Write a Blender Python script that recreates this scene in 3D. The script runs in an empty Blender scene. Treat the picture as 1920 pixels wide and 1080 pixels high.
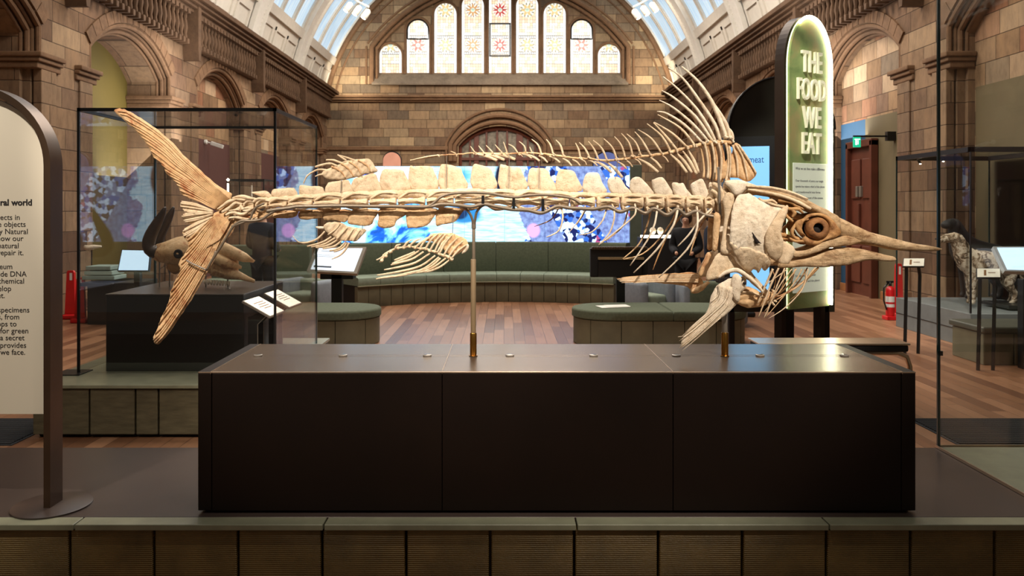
import bpy, bmesh, math, random
from mathutils import Vector, Matrix, noise
from mathutils.geometry import delaunay_2d_cdt
random.seed(7)
PI = math.pi
S = bpy.context.scene
COL = S.collection
# ------------------------------------------------------------------ camera
F = 1500.0; VX = 945.0; HY = 391.0; CH = 1.75        # focal length in pixels, vanishing point, eye height
cd = bpy.data.cameras.new('camera'); cam = bpy.data.objects.new('camera', cd); COL.objects.link(cam)
cam.location = (0, 0, CH); cam.rotation_euler = (PI/2, 0, 0)
cd.sensor_width = 36.0; cd.lens = 36.0*F/1920
cd.shift_x = (960-VX)/1920; cd.shift_y = -(540-HY)/1920
cd.clip_start = .05; cd.clip_end = 200
cd.dof.use_dof = True; cd.dof.focus_distance = 3.88; cd.dof.aperture_fstop = 6.3
S.camera = cam
S.view_settings.view_transform = 'Standard'; S.view_settings.look = 'None'
S.view_settings.gamma = 1; S.view_settings.use_curve_mapping = False
S.view_settings.exposure = 0.0
# ------------------------------------------------------------------ world and lamps
w = bpy.data.worlds.new('world'); S.world = w; w.use_nodes = True
w.node_tree.nodes['Background'].inputs[0].default_value = (1.0, .86, .70, 1)
w.node_tree.nodes['Background'].inputs[1].default_value = .11
def aim(o, t):
    o.rotation_euler = (Vector(t)-o.location).to_track_quat('-Z', 'Y').to_euler()
def spot(loc, tgt, power, col=(1, .80, .58), size=50, blend=.6, rad=.06):
    l = bpy.data.lights.new('spot_lamp', 'SPOT'); l.energy = power; l.color = col
    l.spot_size = math.radians(size); l.spot_blend = blend; l.shadow_soft_size = rad
    o = bpy.data.objects.new('spot_lamp', l); COL.objects.link(o); o.location = loc; aim(o, tgt); return o
def area(loc, tgt, power, sx, sy, col=(1, .84, .66)):
    l = bpy.data.lights.new('area_lamp', 'AREA'); l.energy = power; l.color = col
    l.shape = 'RECTANGLE'; l.size = sx; l.size_y = sy
    o = bpy.data.objects.new('area_lamp', l); COL.objects.link(o); o.location = loc; aim(o, tgt); return o
WARM = (1, .89, .77)
spot((-1.9, .9, 4.6), (-.9, 3.9, 2.0), 1000, WARM, 38, .5, .03)
spot((2.2, .8, 4.7), (.9, 3.9, 1.95), 1000, WARM, 38, .5, .03)
spot((.3, 2.2, 5.4), (0, 3.9, 1.9), 200, WARM, 55)
spot((-2.6, 1.6, 4.4), (-2.75, 3.6, 1.5), 400, (1, .93, .82), 36)       # on the white text panel
spot((-2.4, 5.2, 4.6), (-2.9, 7.0, 1.2), 90, WARM, 40)                 # on the horned skull
spot((4.6, 7.6, 4.8), (6.3, 10.8, .9), 900, (1, .9, .8), 34)           # on the dogs
for y in (9, 15, 21, 27):
    area((0, y, 10.2), (0, y+.01, 0), 600, 5, 3, (1, .88, .76))
for sx in (-1, 1):
    for y, p in ((11, 110), (15.7, 130), (20.6, 150), (25.5, 150)):
        spot((sx*3.4, y-1.2, 8.6), (sx*7.3, y+.8, 4.2), p*1.75, (1, .84, .68), 85, .8, .2)
    spot((sx*6.2, 31.2, 6.75), (sx*6.0, 32.8, 7.3), 260, (1, .88, .68), 120, .9, .05)
    spot((sx*4.0, 24.0, 10.4), (sx*3.6, 32.8, 6.6), 1300, (1, .86, .70), 70, .8, .2)
spot((0, 22, 9.6), (0, 32.8, 4.3), 520, (1, .84, .68), 60, .8, .2)
spot((1.6, 4.9, 4.6), (2.7, 7.1, 2.3), 420, (1, .97, .86), 30)            # added lamp, brightens the face of the green sign
area((-3.5, 17, 6.8), (-6.9, 17, 10.4), 620, 2, 24, (1, .96, .91))      # uplight on the white vault
area((3.5, 17, 6.8), (6.9, 17, 10.4), 620, 2, 24, (1, .96, .91))
spot((0, 1.0, 5.5), (0, 3.2, .2), 25, WARM, 100, .9, .3)
# ------------------------------------------------------------------ helpers
def lin(r, g=None, b=None):
    if g is None: r, g, b = r
    f = lambda c: (c/255/12.92) if c/255 <= .04045 else ((c/255+.055)/1.055)**2.4
    return (f(r), f(g), f(b), 1)
def W(px, py, Y): return Vector(((px-VX)*Y/F, Y, CH-(py-HY)*Y/F))
OFF = {}
class MB:
    def __init__(s): s.v = []; s.f = []; s.m = []; s.cur = 0
    def add(s, vs, fs):
        n = len(s.v); s.v += [Vector(p) for p in vs]
        for f in fs: s.f.append([n+i for i in f]); s.m.append(s.cur)
        return s
    def box(s, a, b, bev=0):
        x0, y0, z0 = [min(p, q) for p, q in zip(a, b)]; x1, y1, z1 = [max(p, q) for p, q in zip(a, b)]
        if bev <= 0:
            return s.add([(x, y, z) for x in (x0, x1) for y in (y0, y1) for z in (z0, z1)],
                         [(0, 1, 3, 2), (4, 6, 7, 5), (0, 4, 5, 1), (2, 3, 7, 6), (0, 2, 6, 4), (1, 5, 7, 3)])
        bm = bmesh.new(); bmesh.ops.create_cube(bm, size=1)
        for v in bm.verts: v.co = Vector(((x0+x1)/2+v.co.x*(x1-x0), (y0+y1)/2+v.co.y*(y1-y0), (z0+z1)/2+v.co.z*(z1-z0)))
        bev = min(bev, (x1-x0)*.45, (y1-y0)*.45, (z1-z0)*.45)
        bmesh.ops.bevel(bm, geom=bm.edges[:], offset=bev, segments=3, affect='EDGES', profile=.5)
        bm.verts.index_update(); s.add([v.co.copy() for v in bm.verts], [[v.index for v in f.verts] for f in bm.faces]); bm.free(); return s
    def obox(s, c, ax, ay, az, bev=0):           # box centred at c with half axes
        t = MB(); t.box((-1, -1, -1), (1, 1, 1))
        c = Vector(c); ax = Vector(ax); ay = Vector(ay); az = Vector(az)
        if bev:
            t = MB(); L = (ax.length, ay.length, az.length); t.box([-q for q in L], L, bev)
            ax = ax.normalized(); ay = ay.normalized(); az = az.normalized()
        return s.add([c+ax*p.x+ay*p.y+az*p.z for p in t.v], t.f)
    def tube(s, pts, rad, seg=8, flat=1.0, up=None, cap=True):
        pts = [Vector(p) for p in pts]; n = len(pts)
        if not hasattr(rad, '__len__'): rad = [rad]*n
        rings = []; prev = None
        for i, p in enumerate(pts):
            d = (pts[min(i+1, n-1)]-pts[max(i-1, 0)]).normalized()
            a = Vector(up) if up is not None else (prev if prev is not None else Vector((0, 1, 0)))
            a = a-d*a.dot(d)
            if a.length < 1e-4: a = Vector((1, 0, 0))-d*d.x
            a.normalize(); prev = a; b = d.cross(a)
            rings.append([p+a*math.cos(2*PI*k/seg)*rad[i]*flat+b*math.sin(2*PI*k/seg)*rad[i] for k in range(seg)])
        vs = [q for r in rings for q in r]; fs = []
        for i in range(n-1):
            for k in range(seg):
                k2 = (k+1) % seg; fs.append((i*seg+k, i*seg+k2, (i+1)*seg+k2, (i+1)*seg+k))
        if cap: fs += [tuple(range(seg))[::-1], tuple((n-1)*seg+k for k in range(seg))]
        return s.add(vs, fs)
    def lathe(s, prof, o=(0, 0, 0), axis=(0, 0, 1), seg=24, cap=True):   # prof: (radius, height)
        o = Vector(o); ax = Vector(axis).normalized()
        a = ax.orthogonal().normalized(); b = ax.cross(a)
        vs = [o+ax*h+(a*math.cos(2*PI*k/seg)+b*math.sin(2*PI*k/seg))*r for r, h in prof for k in range(seg)]; fs = []
        for i in range(len(prof)-1):
            for k in range(seg):
                k2 = (k+1) % seg; fs.append((i*seg+k, i*seg+k2, (i+1)*seg+k2, (i+1)*seg+k))
        if cap: fs += [tuple(range(seg))[::-1], tuple((len(prof)-1)*seg+k for k in range(seg))]
        return s.add(vs, fs)
    def prism(s, poly, axis, a, b):             # poly of 2D points; axis 'x','y','z'; from a to b
        def P(u, v, h): return {'x': (h, u, v), 'y': (u, h, v), 'z': (u, v, h)}[axis]
        n = len(poly); vs = [P(u, v, a) for u, v in poly]+[P(u, v, b) for u, v in poly]
        fs = [tuple(range(n)), tuple(range(2*n-1, n-1, -1))]+[(i, (i+1) % n, n+(i+1) % n, n+i) for i in range(n)]
        return s.add(vs, fs)
    def xf(s, M, start=0):
        for i in range(start, len(s.v)): s.v[i] = M @ s.v[i]
        return s
    def rough(s, amp, sc=30, start=0):
        for i in range(start, len(s.v)): s.v[i] = s.v[i]+noise.noise_vector(s.v[i]*sc)*amp
        return s
def base_of(o):
    while o.parent: o = o.parent
    return OFF.get(o.name, Vector((0, 0, 0)))
def obj(name, mb, mats, parent=None, smooth=False, sub=0, label=None):
    me = bpy.data.meshes.new(name); off = base_of(parent) if parent else Vector((0, 0, 0))
    me.from_pydata([tuple(v-off) for v in mb.v], [], mb.f)
    if not isinstance(mats, (list, tuple)): mats = [mats]
    for m in mats: me.materials.append(m)
    if len(mats) > 1: me.polygons.foreach_set('material_index', mb.m)
    bm = bmesh.new(); bm.from_mesh(me); bmesh.ops.recalc_face_normals(bm, faces=bm.faces[:]); bm.to_mesh(me); bm.free()
    if smooth:
        me.polygons.foreach_set('use_smooth', [True]*len(me.polygons))
        if smooth == 'auto':
            me.set_sharp_from_angle(angle=math.radians(40))
    o = bpy.data.objects.new(name, me); COL.objects.link(o)
    if parent: o.parent = parent
    if sub:
        md = o.modifiers.new('subdivision', 'SUBSURF'); md.levels = sub; md.render_levels = sub
    if label: o['label'] = label
    return o
def thing(name, label, cat, loc, group=None):
    o = bpy.data.objects.new(name, None); COL.objects.link(o); o.location = loc; o.empty_display_size = .1
    OFF[o.name] = Vector(loc); o['label'] = label; o['category'] = cat
    if group: o['group'] = group
    return o
def tag(o, label, cat, group=None):
    o['label'] = label; o['category'] = cat
    if group: o['group'] = group
    return o
def struct(name, mb, mats, smooth=False, label=None):
    o = obj(name, mb, mats, None, smooth); o['kind'] = 'structure'
    if label: o['label'] = label
    return o
def dup(root, delta, label=None, rotz=None):
    r = root.copy(); COL.objects.link(r); r.location = Vector(root.location)+Vector(delta)
    OFF[r.name] = Vector(r.location)
    if rotz is not None: r.rotation_euler.z = rotz
    if label: r['label'] = label
    for ch in list(root.children):
        c = ch.copy(); COL.objects.link(c); c.parent = r
        for g in list(ch.children):
            d = g.copy(); COL.objects.link(d); d.parent = c
    return r
def text_mb(s, size, origin, xd, ud, depth=.001, width=None, align='LEFT', bold=0):
    cu = bpy.data.curves.new('lettering', 'FONT'); cu.body = s; cu.size = size; cu.extrude = depth; cu.offset = bold
    cu.resolution_u = 3
    t = bpy.data.objects.new('lettering', cu); COL.objects.link(t)
    dg = bpy.context.evaluated_depsgraph_get(); me = bpy.data.meshes.new_from_object(t.evaluated_get(dg))
    vs = [v.co.copy() for v in me.vertices]; fs = [list(p.vertices) for p in me.polygons]
    bpy.data.objects.remove(t); bpy.data.curves.remove(cu); bpy.data.meshes.remove(me)
    mb = MB()
    if not vs: return mb
    x0 = min(v.x for v in vs); x1 = max(v.x for v in vs); k = (width/(x1-x0)) if width else 1
    sh = {'LEFT': 0, 'RIGHT': -(x1-x0)*k, 'CENTER': -(x1-x0)*k/2}[align]
    xd = Vector(xd).normalized(); ud = Vector(ud).normalized(); nd = xd.cross(ud)
    return mb.add([Vector(origin)+xd*((v.x-x0)*k+sh)+ud*v.y+nd*v.z for v in vs], fs)
# ------------------------------------------------------------------ node helper
class NT:
    def __init__(s, name):
        s.m = bpy.data.materials.new(name); s.m.use_nodes = True; s.t = s.m.node_tree; s.n = s.t.nodes
        s.b = s.n['Principled BSDF']; s.tc = s.n.new('ShaderNodeTexCoord')
    def new(s, ty, **k):
        n = s.n.new(ty)
        for a, b in k.items(): setattr(n, a, b)
        return n
    def put(s, v, sock):
        if v is None: return
        if hasattr(v, 'is_output') or isinstance(v, bpy.types.NodeSocket): s.t.links.new(v, sock)
        else: sock.default_value = v
    def math(s, op, a, b=None, c=None, clamp=False):
        n = s.new('ShaderNodeMath', operation=op); n.use_clamp = clamp
        for i, x in enumerate((a, b, c)): s.put(x, n.inputs[i])
        return n.outputs[0]
    def xyz(s, v=None):
        n = s.new('ShaderNodeSeparateXYZ'); s.t.links.new(v or s.tc.outputs['Object'], n.inputs[0]); return n.outputs
    def comb(s, x=0, y=0, z=0):
        n = s.new('ShaderNodeCombineXYZ')
        for i, q in enumerate((x, y, z)): s.put(q, n.inputs[i])
        return n.outputs[0]
    def noise(s, vec=None, scale=5, det=4, rough=.55, dist=0):
        n = s.new('ShaderNodeTexNoise'); s.t.links.new(vec or s.tc.outputs['Object'], n.inputs['Vector'])
        n.inputs['Scale'].default_value = scale; n.inputs['Detail'].default_value = det
        n.inputs['Roughness'].default_value = rough; n.inputs['Distortion'].default_value = dist
        return n.outputs['Fac']
    def voro(s, vec=None, scale=5, feature='F1', dim='3D', w=None, rnd=1):
        n = s.new('ShaderNodeTexVoronoi', feature=feature, voronoi_dimensions=dim)
        if dim == '1D': s.put(w, n.inputs['W'])
        else: s.t.links.new(vec or s.tc.outputs['Object'], n.inputs['Vector'])
        n.inputs['Scale'].default_value = scale; n.inputs['Randomness'].default_value = rnd
        return n.outputs
    def ramp(s, fac, stops, interp='LINEAR'):
        n = s.new('ShaderNodeValToRGB'); e = n.color_ramp; e.interpolation = interp
        while len(e.elements) < len(stops): e.elements.new(.5)
        for i, (p, c) in enumerate(stops):
            e.elements[i].position = p; e.elements[i].color = c if len(c) == 4 else (*c, 1)
        s.put(fac, n.inputs[0]); return n.outputs[0]
    def mix(s, f, a, b, bt='MIX'):
        n = s.new('ShaderNodeMix', data_type='RGBA', blend_type=bt)
        s.put(f, n.inputs[0]); s.put(a, n.inputs[6]); s.put(b, n.inputs[7]); return n.outputs[2]
    def bump(s, h, st=.3, dist=.01):
        n = s.new('ShaderNodeBump'); n.inputs['Strength'].default_value = st; n.inputs['Distance'].default_value = dist
        s.t.links.new(h, n.inputs['Height']); s.t.links.new(n.outputs[0], s.b.inputs['Normal'])
    def vscale(s, v, k):
        n = s.new('ShaderNodeVectorMath', operation='MULTIPLY'); s.t.links.new(v, n.inputs[0]); n.inputs[1].default_value = k
        return n.outputs[0]
    def fin(s, col=None, rough=.5, metal=0, spec=None, em=None, ems=0):
        s.put(col, s.b.inputs['Base Color']); s.put(rough, s.b.inputs['Roughness']); s.put(metal, s.b.inputs['Metallic'])
        if spec is not None: s.b.inputs['Specular IOR Level'].default_value = spec
        if em is not None: s.put(em, s.b.inputs['Emission Color']); s.put(ems, s.b.inputs['Emission Strength'])
        return s.m
def plain(name, c, rough=.5, metal=0, var=.12, sc=6, bump=0, bs=60, spec=None, em=0):
    m = NT(name); c = lin(c) if max(c) > 1 else (*c, 1)
    d = tuple(q*(1-var) for q in c[:3])+(1,); l = tuple(min(1, q*(1+var)) for q in c[:3])+(1,)
    col = m.ramp(m.noise(scale=sc, det=5), [(.3, d), (.7, l)])
    if bump: m.bump(m.noise(scale=bs, det=6), bump, .004)
    return m.fin(col, rough, metal, spec, col if em else None, em)
# ------------------------------------------------------------------ materials
def brick_mat(name, cols, h=.34, wd=.75, mortar=.010, dark=1.0, bumpy=.5):
    m = NT(name)
    g = m.new('ShaderNodeNewGeometry'); P = m.xyz(g.outputs['Position']); N = m.xyz(g.outputs['True Normal'])
    isx = m.math('GREATER_THAN', m.math('ABSOLUTE', N[0]), .5)
    u = m.math('ADD', m.math('MULTIPLY', P[1], isx), m.math('MULTIPLY', P[0], m.math('SUBTRACT', 1, isx)))
    r = m.math('DIVIDE', P[2], h); row = m.math('FLOOR', r); fr = m.math('FRACT', r)
    wn = m.new('ShaderNodeTexWhiteNoise', noise_dimensions='1D'); m.put(row, wn.inputs['W'])
    ww = m.math('ADD', m.math('DIVIDE', u, wd), m.math('MULTIPLY', wn.outputs[0], 37.0))
    v = m.voro(dim='1D', w=ww, scale=1, rnd=.75)
    e = m.voro(dim='1D', w=ww, scale=1, rnd=.75, feature='DISTANCE_TO_EDGE')
    wid = m.new('ShaderNodeTexWhiteNoise', noise_dimensions='2D')
    m.t.links.new(m.comb(m.xyz(v['Color'])[0], row), wid.inputs['Vector'])
    col = m.ramp(wid.outputs[0], [(i/(len(cols)-1), lin(c)) for i, c in enumerate(cols)])
    st = m.noise(vec=m.vscale(g.outputs['Position'], (1, 1, .35)), scale=9, det=8, rough=.7)
    col = m.mix(.75, col, m.ramp(st, [(.25, (.45, .42, .4)), (.5, (.9, .9, .9)), (.75, (1.25, 1.2, 1.1))]), 'MULTIPLY')
    big = m.noise(vec=g.outputs['Position'], scale=.5, det=3)
    col = m.mix(.5, col, m.ramp(big, [(.3, (.65, .62, .6)), (.7, (1.15, 1.1, 1.05))]), 'MULTIPLY')
    my = m.math('MINIMUM', m.math('MULTIPLY', fr, h), m.math('MULTIPLY', m.math('SUBTRACT', 1, fr), h))
    mm = m.math('MINIMUM', my, m.math('MULTIPLY', e['Distance'], wd))
    joint = m.math('SMOOTH_MIN', m.math('DIVIDE', mm, mortar), 1.0, .3)
    jc = m.math('MULTIPLY', joint, 1.0, clamp=True)
    col = m.mix(jc, tuple(q*.28 for q in lin(cols[0])[:3])+(1,), col)
    if dark != 1: col = m.mix(1, col, (dark, dark, dark, 1), 'MULTIPLY')
    m.bump(m.math('ADD', jc, m.math('MULTIPLY', st, .6)), bumpy, .02)
    return m.fin(col, .85, 0, .25)
M = {}
M['stone'] = brick_mat('terracotta_blocks', [(98, 76, 60), (128, 102, 78), (148, 122, 96), (118, 92, 70), (136, 114, 92), (106, 78, 60), (160, 136, 108)])
M['stone_end'] = brick_mat('buff_blocks', [(106, 84, 66), (138, 114, 88), (160, 136, 106), (124, 100, 78), (142, 122, 98), (110, 96, 80), (180, 156, 122)], h=.36, wd=.85, mortar=.014)
M['stone_in'] = brick_mat('niche_blocks', [(120, 94, 70), (176, 146, 112), (140, 110, 82), (196, 172, 142), (150, 104, 76), (130, 116, 98), (182, 150, 114)], h=.36, wd=.6)
def stone_plain(name, c):
    m = NT(name); g = m.new('ShaderNodeNewGeometry')
    n1 = m.noise(vec=g.outputs['Position'], scale=1.6, det=8, rough=.7); n2 = m.noise(vec=g.outputs['Position'], scale=14, det=6)
    c = lin(c); col = m.ramp(n1, [(.25, tuple(q*.55 for q in c[:3])), (.5, c[:3]), (.78, tuple(q*1.35 for q in c[:3]))])
    col = m.mix(.35, col, m.ramp(n2, [(.3, (.6, .6, .6)), (.7, (1.2, 1.2, 1.2))]), 'MULTIPLY')
    m.bump(n2, .3, .02); return m.fin(col, .8, 0, .25)
M['mould'] = stone_plain('moulded_stone', (118, 90, 66)); M['mould_dark'] = stone_plain('dark_moulded_stone', (88, 66, 48))
M['sill'] = stone_plain('grey_sill_stone', (120, 106, 90))
M['white'] = plain('vault_white', (226, 222, 212), .55, var=.05)
M['whitestone'] = plain('vault_cream', (208, 202, 190), .6, var=.05)
M['yellow'] = plain('ochre_paint', (88, 74, 16), .8, var=.06, sc=2)
M['maroon'] = plain('maroon_paint', (84, 46, 40), .8, var=.05)
M['olivepaint'] = plain('olive_paint', (100, 88, 60), .8, var=.08, sc=1.5)
M['bluepaint'] = plain('blue_paint', (28, 70, 100), .8, var=.05)
def wood_floor():
    m = NT('oak_planks'); P = m.xyz(); pw = .14
    r = m.math('DIVIDE', P[0], pw); row = m.math('FLOOR', r); fr = m.math('FRACT', r)
    wn = m.new('ShaderNodeTexWhiteNoise', noise_dimensions='1D'); m.put(row, wn.inputs['W'])
    ww = m.math('ADD', m.math('DIVIDE', P[1], 1.5), m.math('MULTIPLY', wn.outputs[0], 31))
    v = m.voro(dim='1D', w=ww, scale=1, rnd=.6); e = m.voro(dim='1D', w=ww, scale=1, rnd=.6, feature='DISTANCE_TO_EDGE')
    wid = m.new('ShaderNodeTexWhiteNoise', noise_dimensions='2D'); m.t.links.new(m.comb(m.xyz(v['Color'])[0], row), wid.inputs['Vector'])
    col = m.ramp(wid.outputs[0], [(0, lin(108, 72, 50)), (.35, lin(138, 98, 70)), (.7, lin(158, 116, 86)), (1, lin(124, 84, 58))])
    gr = m.noise(vec=m.vscale(m.tc.outputs['Object'], (14, .8, 1)), scale=3, det=8, rough=.7)
    col = m.mix(.6, col, m.ramp(gr, [(.3, (.55, .52, .5)), (.65, (1.15, 1.12, 1.1))]), 'MULTIPLY')
    mm = m.math('MINIMUM', m.math('MULTIPLY', m.math('MINIMUM', fr, m.math('SUBTRACT', 1, fr)), pw), m.math('MULTIPLY', e['Distance'], 1.5))
    j = m.math('DIVIDE', mm, .004, clamp=True)
    col = m.mix(j, lin(52, 30, 18), col); m.bump(m.math('ADD', j, m.math('MULTIPLY', gr, .3)), .25, .004)
    return m.fin(col, m.math('ADD', .26, m.math('MULTIPLY', gr, .2)), 0, .5)
M['wood'] = wood_floor()
M['darkwood'] = plain('dark_door_wood', (92, 48, 34), .4, var=.2, sc=3)
M['metal_dark'] = plain('bronze_black_metal', (19, 9, 4), .5, .0, var=.15, sc=3, spec=.22)
def top_metal():
    m = NT('satin_bronze_top'); n = m.noise(vec=m.vscale(m.tc.outputs['Object'], (1, 14, 1)), scale=6, det=8)
    return m.fin(m.ramp(n, [(.3, lin(104, 90, 76)), (.7, lin(116, 100, 86))]), m.math('ADD', .22, m.math('MULTIPLY', n, .06)), .75)
M['top'] = top_metal()
M['deck'] = plain('deck_bronze_laminate', (66, 55, 50), .3, .15, var=.08, sc=4)
M['edge'] = plain('bright_metal_edge', (190, 165, 140), .3, .9)
M['steel'] = plain('grey_steel', (128, 120, 110), .35, .35, var=.08)
M['steel_d'] = plain('dull_grey_paint', (132, 118, 100), .45, .4, var=.1)
M['brass'] = plain('brass', (176, 128, 58), .25, 1, var=.1)
M['black'] = plain('black_satin', (14, 13, 13), .4, var=.1)
M['blackm'] = plain('black_matt', (20, 16, 13), .7, var=.1)
M['slab'] = plain('olive_stone_slab', (130, 130, 108), .32, var=.14, sc=8)
def ribbed():
    m = NT('ribbed_olive_panel'); P = m.xyz(); n = m.noise(scale=3, det=3)
    st = m.math('SINE', m.math('ADD', m.math('MULTIPLY', P[2], 2*PI/.0085), m.math('MULTIPLY', n, 6)))
    col = m.ramp(m.noise(scale=7, det=6), [(.3, lin(98, 80, 42)), (.7, lin(128, 104, 58))])
    m.bump(m.math('ADD', m.math('MULTIPLY', st, .5), m.noise(scale=160, det=3)), .8, .003); return m.fin(col, .45, 0, .5)
M['rib'] = ribbed()
def ribbed2():
    m = NT('olive_block_face'); P = m.xyz()
    col = m.ramp(m.noise(vec=m.vscale(m.tc.outputs['Object'], (1, 1, 5)), scale=7, det=6), [(.3, lin(76, 70, 52)), (.7, lin(98, 90, 68))])
    m.bump(m.noise(vec=m.vscale(m.tc.outputs['Object'], (1, 1, 12)), scale=20, det=3), .4, .003); return m.fin(col, .5, 0, .4)
M['block'] = ribbed2()
M['fabric'] = plain('olive_wool', (92, 98, 80), .9, var=.14, sc=30, bump=.3, bs=400, spec=.15)
M['fabric2'] = plain('olive_leather', (104, 98, 76), .6, var=.16, sc=4, bump=.15, bs=200, spec=.35)
M['seat'] = plain('sage_seat_fabric', (128, 138, 120), .85, var=.1, sc=20, bump=.2, bs=300, spec=.2)
M['greyfab'] = plain('blue_grey_fabric', (130, 136, 142), .85, var=.1, sc=20, spec=.2)
M['cream'] = plain('cream_panel', (226, 214, 192), .6, var=.02, sc=2)
M['ink'] = plain('dark_ink', (38, 34, 32), .7)
M['red'] = plain('red_plastic', (200, 24, 30), .35, var=.05)
M['whiteplastic'] = plain('white_plastic', (226, 226, 222), .5, var=.03)
M['paper'] = plain('paper', (230, 226, 214), .7, var=.05)
M['rubber'] = plain('ribbed_mat', (44, 44, 46), .8)
M['green'] = plain('sign_green', (16, 150, 110), .5, em=1.6)
M['lampglow'] = plain('lamp_glow', (255, 240, 214), .5, var=.01, em=9)
M['labelglow'] = plain('lit_label', (250, 238, 214), .5, var=.04, sc=25, em=1.1)
M['screenblue'] = plain('pale_blue_screen', (188, 216, 236), .3, var=.03, sc=2, em=1.15)
M['screencyan'] = plain('cyan_screen', (122, 182, 228), .3, var=.02, sc=2, em=1.0)
M['skin'] = plain('skin', (196, 146, 116), .55, var=.04)
M['navy'] = plain('navy_cloth', (26, 30, 46), .85); M['jeans'] = plain('denim', (52, 70, 98), .85, sc=20)
M['blackcloth'] = plain('black_cloth', (20, 19, 21), .9); M['hair'] = plain('brown_hair', (46, 30, 20), .6)
def glass_mat(name, tint=(.93, .97, .95), k=1.0, ior=1.5):
    m = NT(name); t = m.t; n = m.n; n.remove(m.b)
    tr = m.new('ShaderNodeBsdfTransparent'); tr.inputs[0].default_value = (*tint, 1)
    gl = m.new('ShaderNodeBsdfGlossy'); gl.inputs['Roughness'].default_value = .0
    fr = m.new('ShaderNodeFresnel'); ge = m.new('ShaderNodeNewGeometry')
    m.put(m.math('SUBTRACT', ior, m.math('MULTIPLY', ge.outputs['Backfacing'], ior-1/ior)), fr.inputs[0])
    mx = m.new('ShaderNodeMixShader'); t.links.new(m.math('MULTIPLY', fr.outputs[0], k, clamp=True), mx.inputs[0])
    t.links.new(tr.outputs[0], mx.inputs[1]); t.links.new(gl.outputs[0], mx.inputs[2])
    t.links.new(mx.outputs[0], n['Material Output'].inputs[0]); return m.m
M['glass'] = glass_mat('case_glass', (.985, .99, .985), k=1.0); M['glass2'] = glass_mat('clear_case_glass', (.985, .99, .985), k=.3); M['glassedge'] = plain('glass_edge', (14, 44, 44), .15, var=.1)
def bone(name, c1, c2, stain, amt, bs=1.0, streak=0):
    m = NT(name); O = m.tc.outputs['Object']
    n1 = m.noise(scale=6, det=8, rough=.7); n2 = m.noise(scale=34, det=8, rough=.75); n3 = m.noise(scale=9, det=7, rough=.7, dist=1.4)
    col = m.ramp(n1, [(.3, lin(c1)), (.62, lin(c2))])
    col = m.mix(m.math('MULTIPLY', m.ramp(n3, [(.52, (0, 0, 0)), (.68, (1, 1, 1))]), amt), col, lin(stain))
    col = m.mix(.75, col, m.ramp(n2, [(.30, (.50, .40, .30)), (.46, (.92, .90, .86)), (.62, (1.08, 1.08, 1.08))]), 'MULTIPLY')
    pits = m.voro(scale=85)['Distance']; pc = m.ramp(pits, [(.06, (.45, .32, .22)), (.16, (1, 1, 1))])
    pm = m.ramp(m.noise(scale=14, det=3), [(.5, (0, 0, 0)), (.62, (1, 1, 1))])
    col = m.mix(m.math('MULTIPLY', pm, .7), col, m.mix(1, col, pc, 'MULTIPLY'))
    grain = m.noise(vec=m.vscale(O, (.75, 1, 1)), scale=70, det=7, rough=.7, dist=1.2)
    if streak:
        sk_n = m.noise(vec=m.vscale(O, (.10, 1, 1)), scale=60, det=8, rough=.8, dist=.4)
        col = m.mix(streak, col, m.mix(1, col, m.ramp(sk_n, [(.36, (.34, .22, .13)), (.47, (.9, .86, .8)), (.6, (1.1, 1.1, 1.1))]), 'MULTIPLY'))
        grain = m.math('ADD', grain, m.math('MULTIPLY', sk_n, 2.2))
    m.bump(m.math('ADD', m.math('MULTIPLY', grain, 1.2), m.math('MULTIPLY', n2, 2.0)), .55*bs, .006)
    return m.fin(col, m.math('ADD', .5, m.math('MULTIPLY', grain, .2)), 0, .3)
M['bone'] = bone('pale_bone', (222, 194, 158), (238, 216, 184), (180, 134, 86), .45)
M['bone_w'] = bone('warm_bone', (212, 168, 118), (232, 198, 154), (160, 80, 30), .8)
M['bone_l'] = bone('light_bone', (232, 214, 186), (244, 230, 208), (196, 154, 108), .35)
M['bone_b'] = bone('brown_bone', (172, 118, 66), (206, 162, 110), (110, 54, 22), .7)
M['bone_e'] = bone('amber_eye_bone', (150, 100, 58), (178, 128, 80), (86, 46, 22), .6)
M['bone_j'] = bone('streaked_jaw_bone', (196, 158, 114), (228, 200, 162), (140, 92, 52), .6, 1.3, .75)
M['horn'] = plain('dark_horn', (58, 42, 32), .45, var=.3, sc=12, bump=.4)
M['dark_brown'] = plain('hollow_shade_brown', (24, 12, 8), .8)  # dark tone stands in for shade in hollows; also colours the bristles
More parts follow.
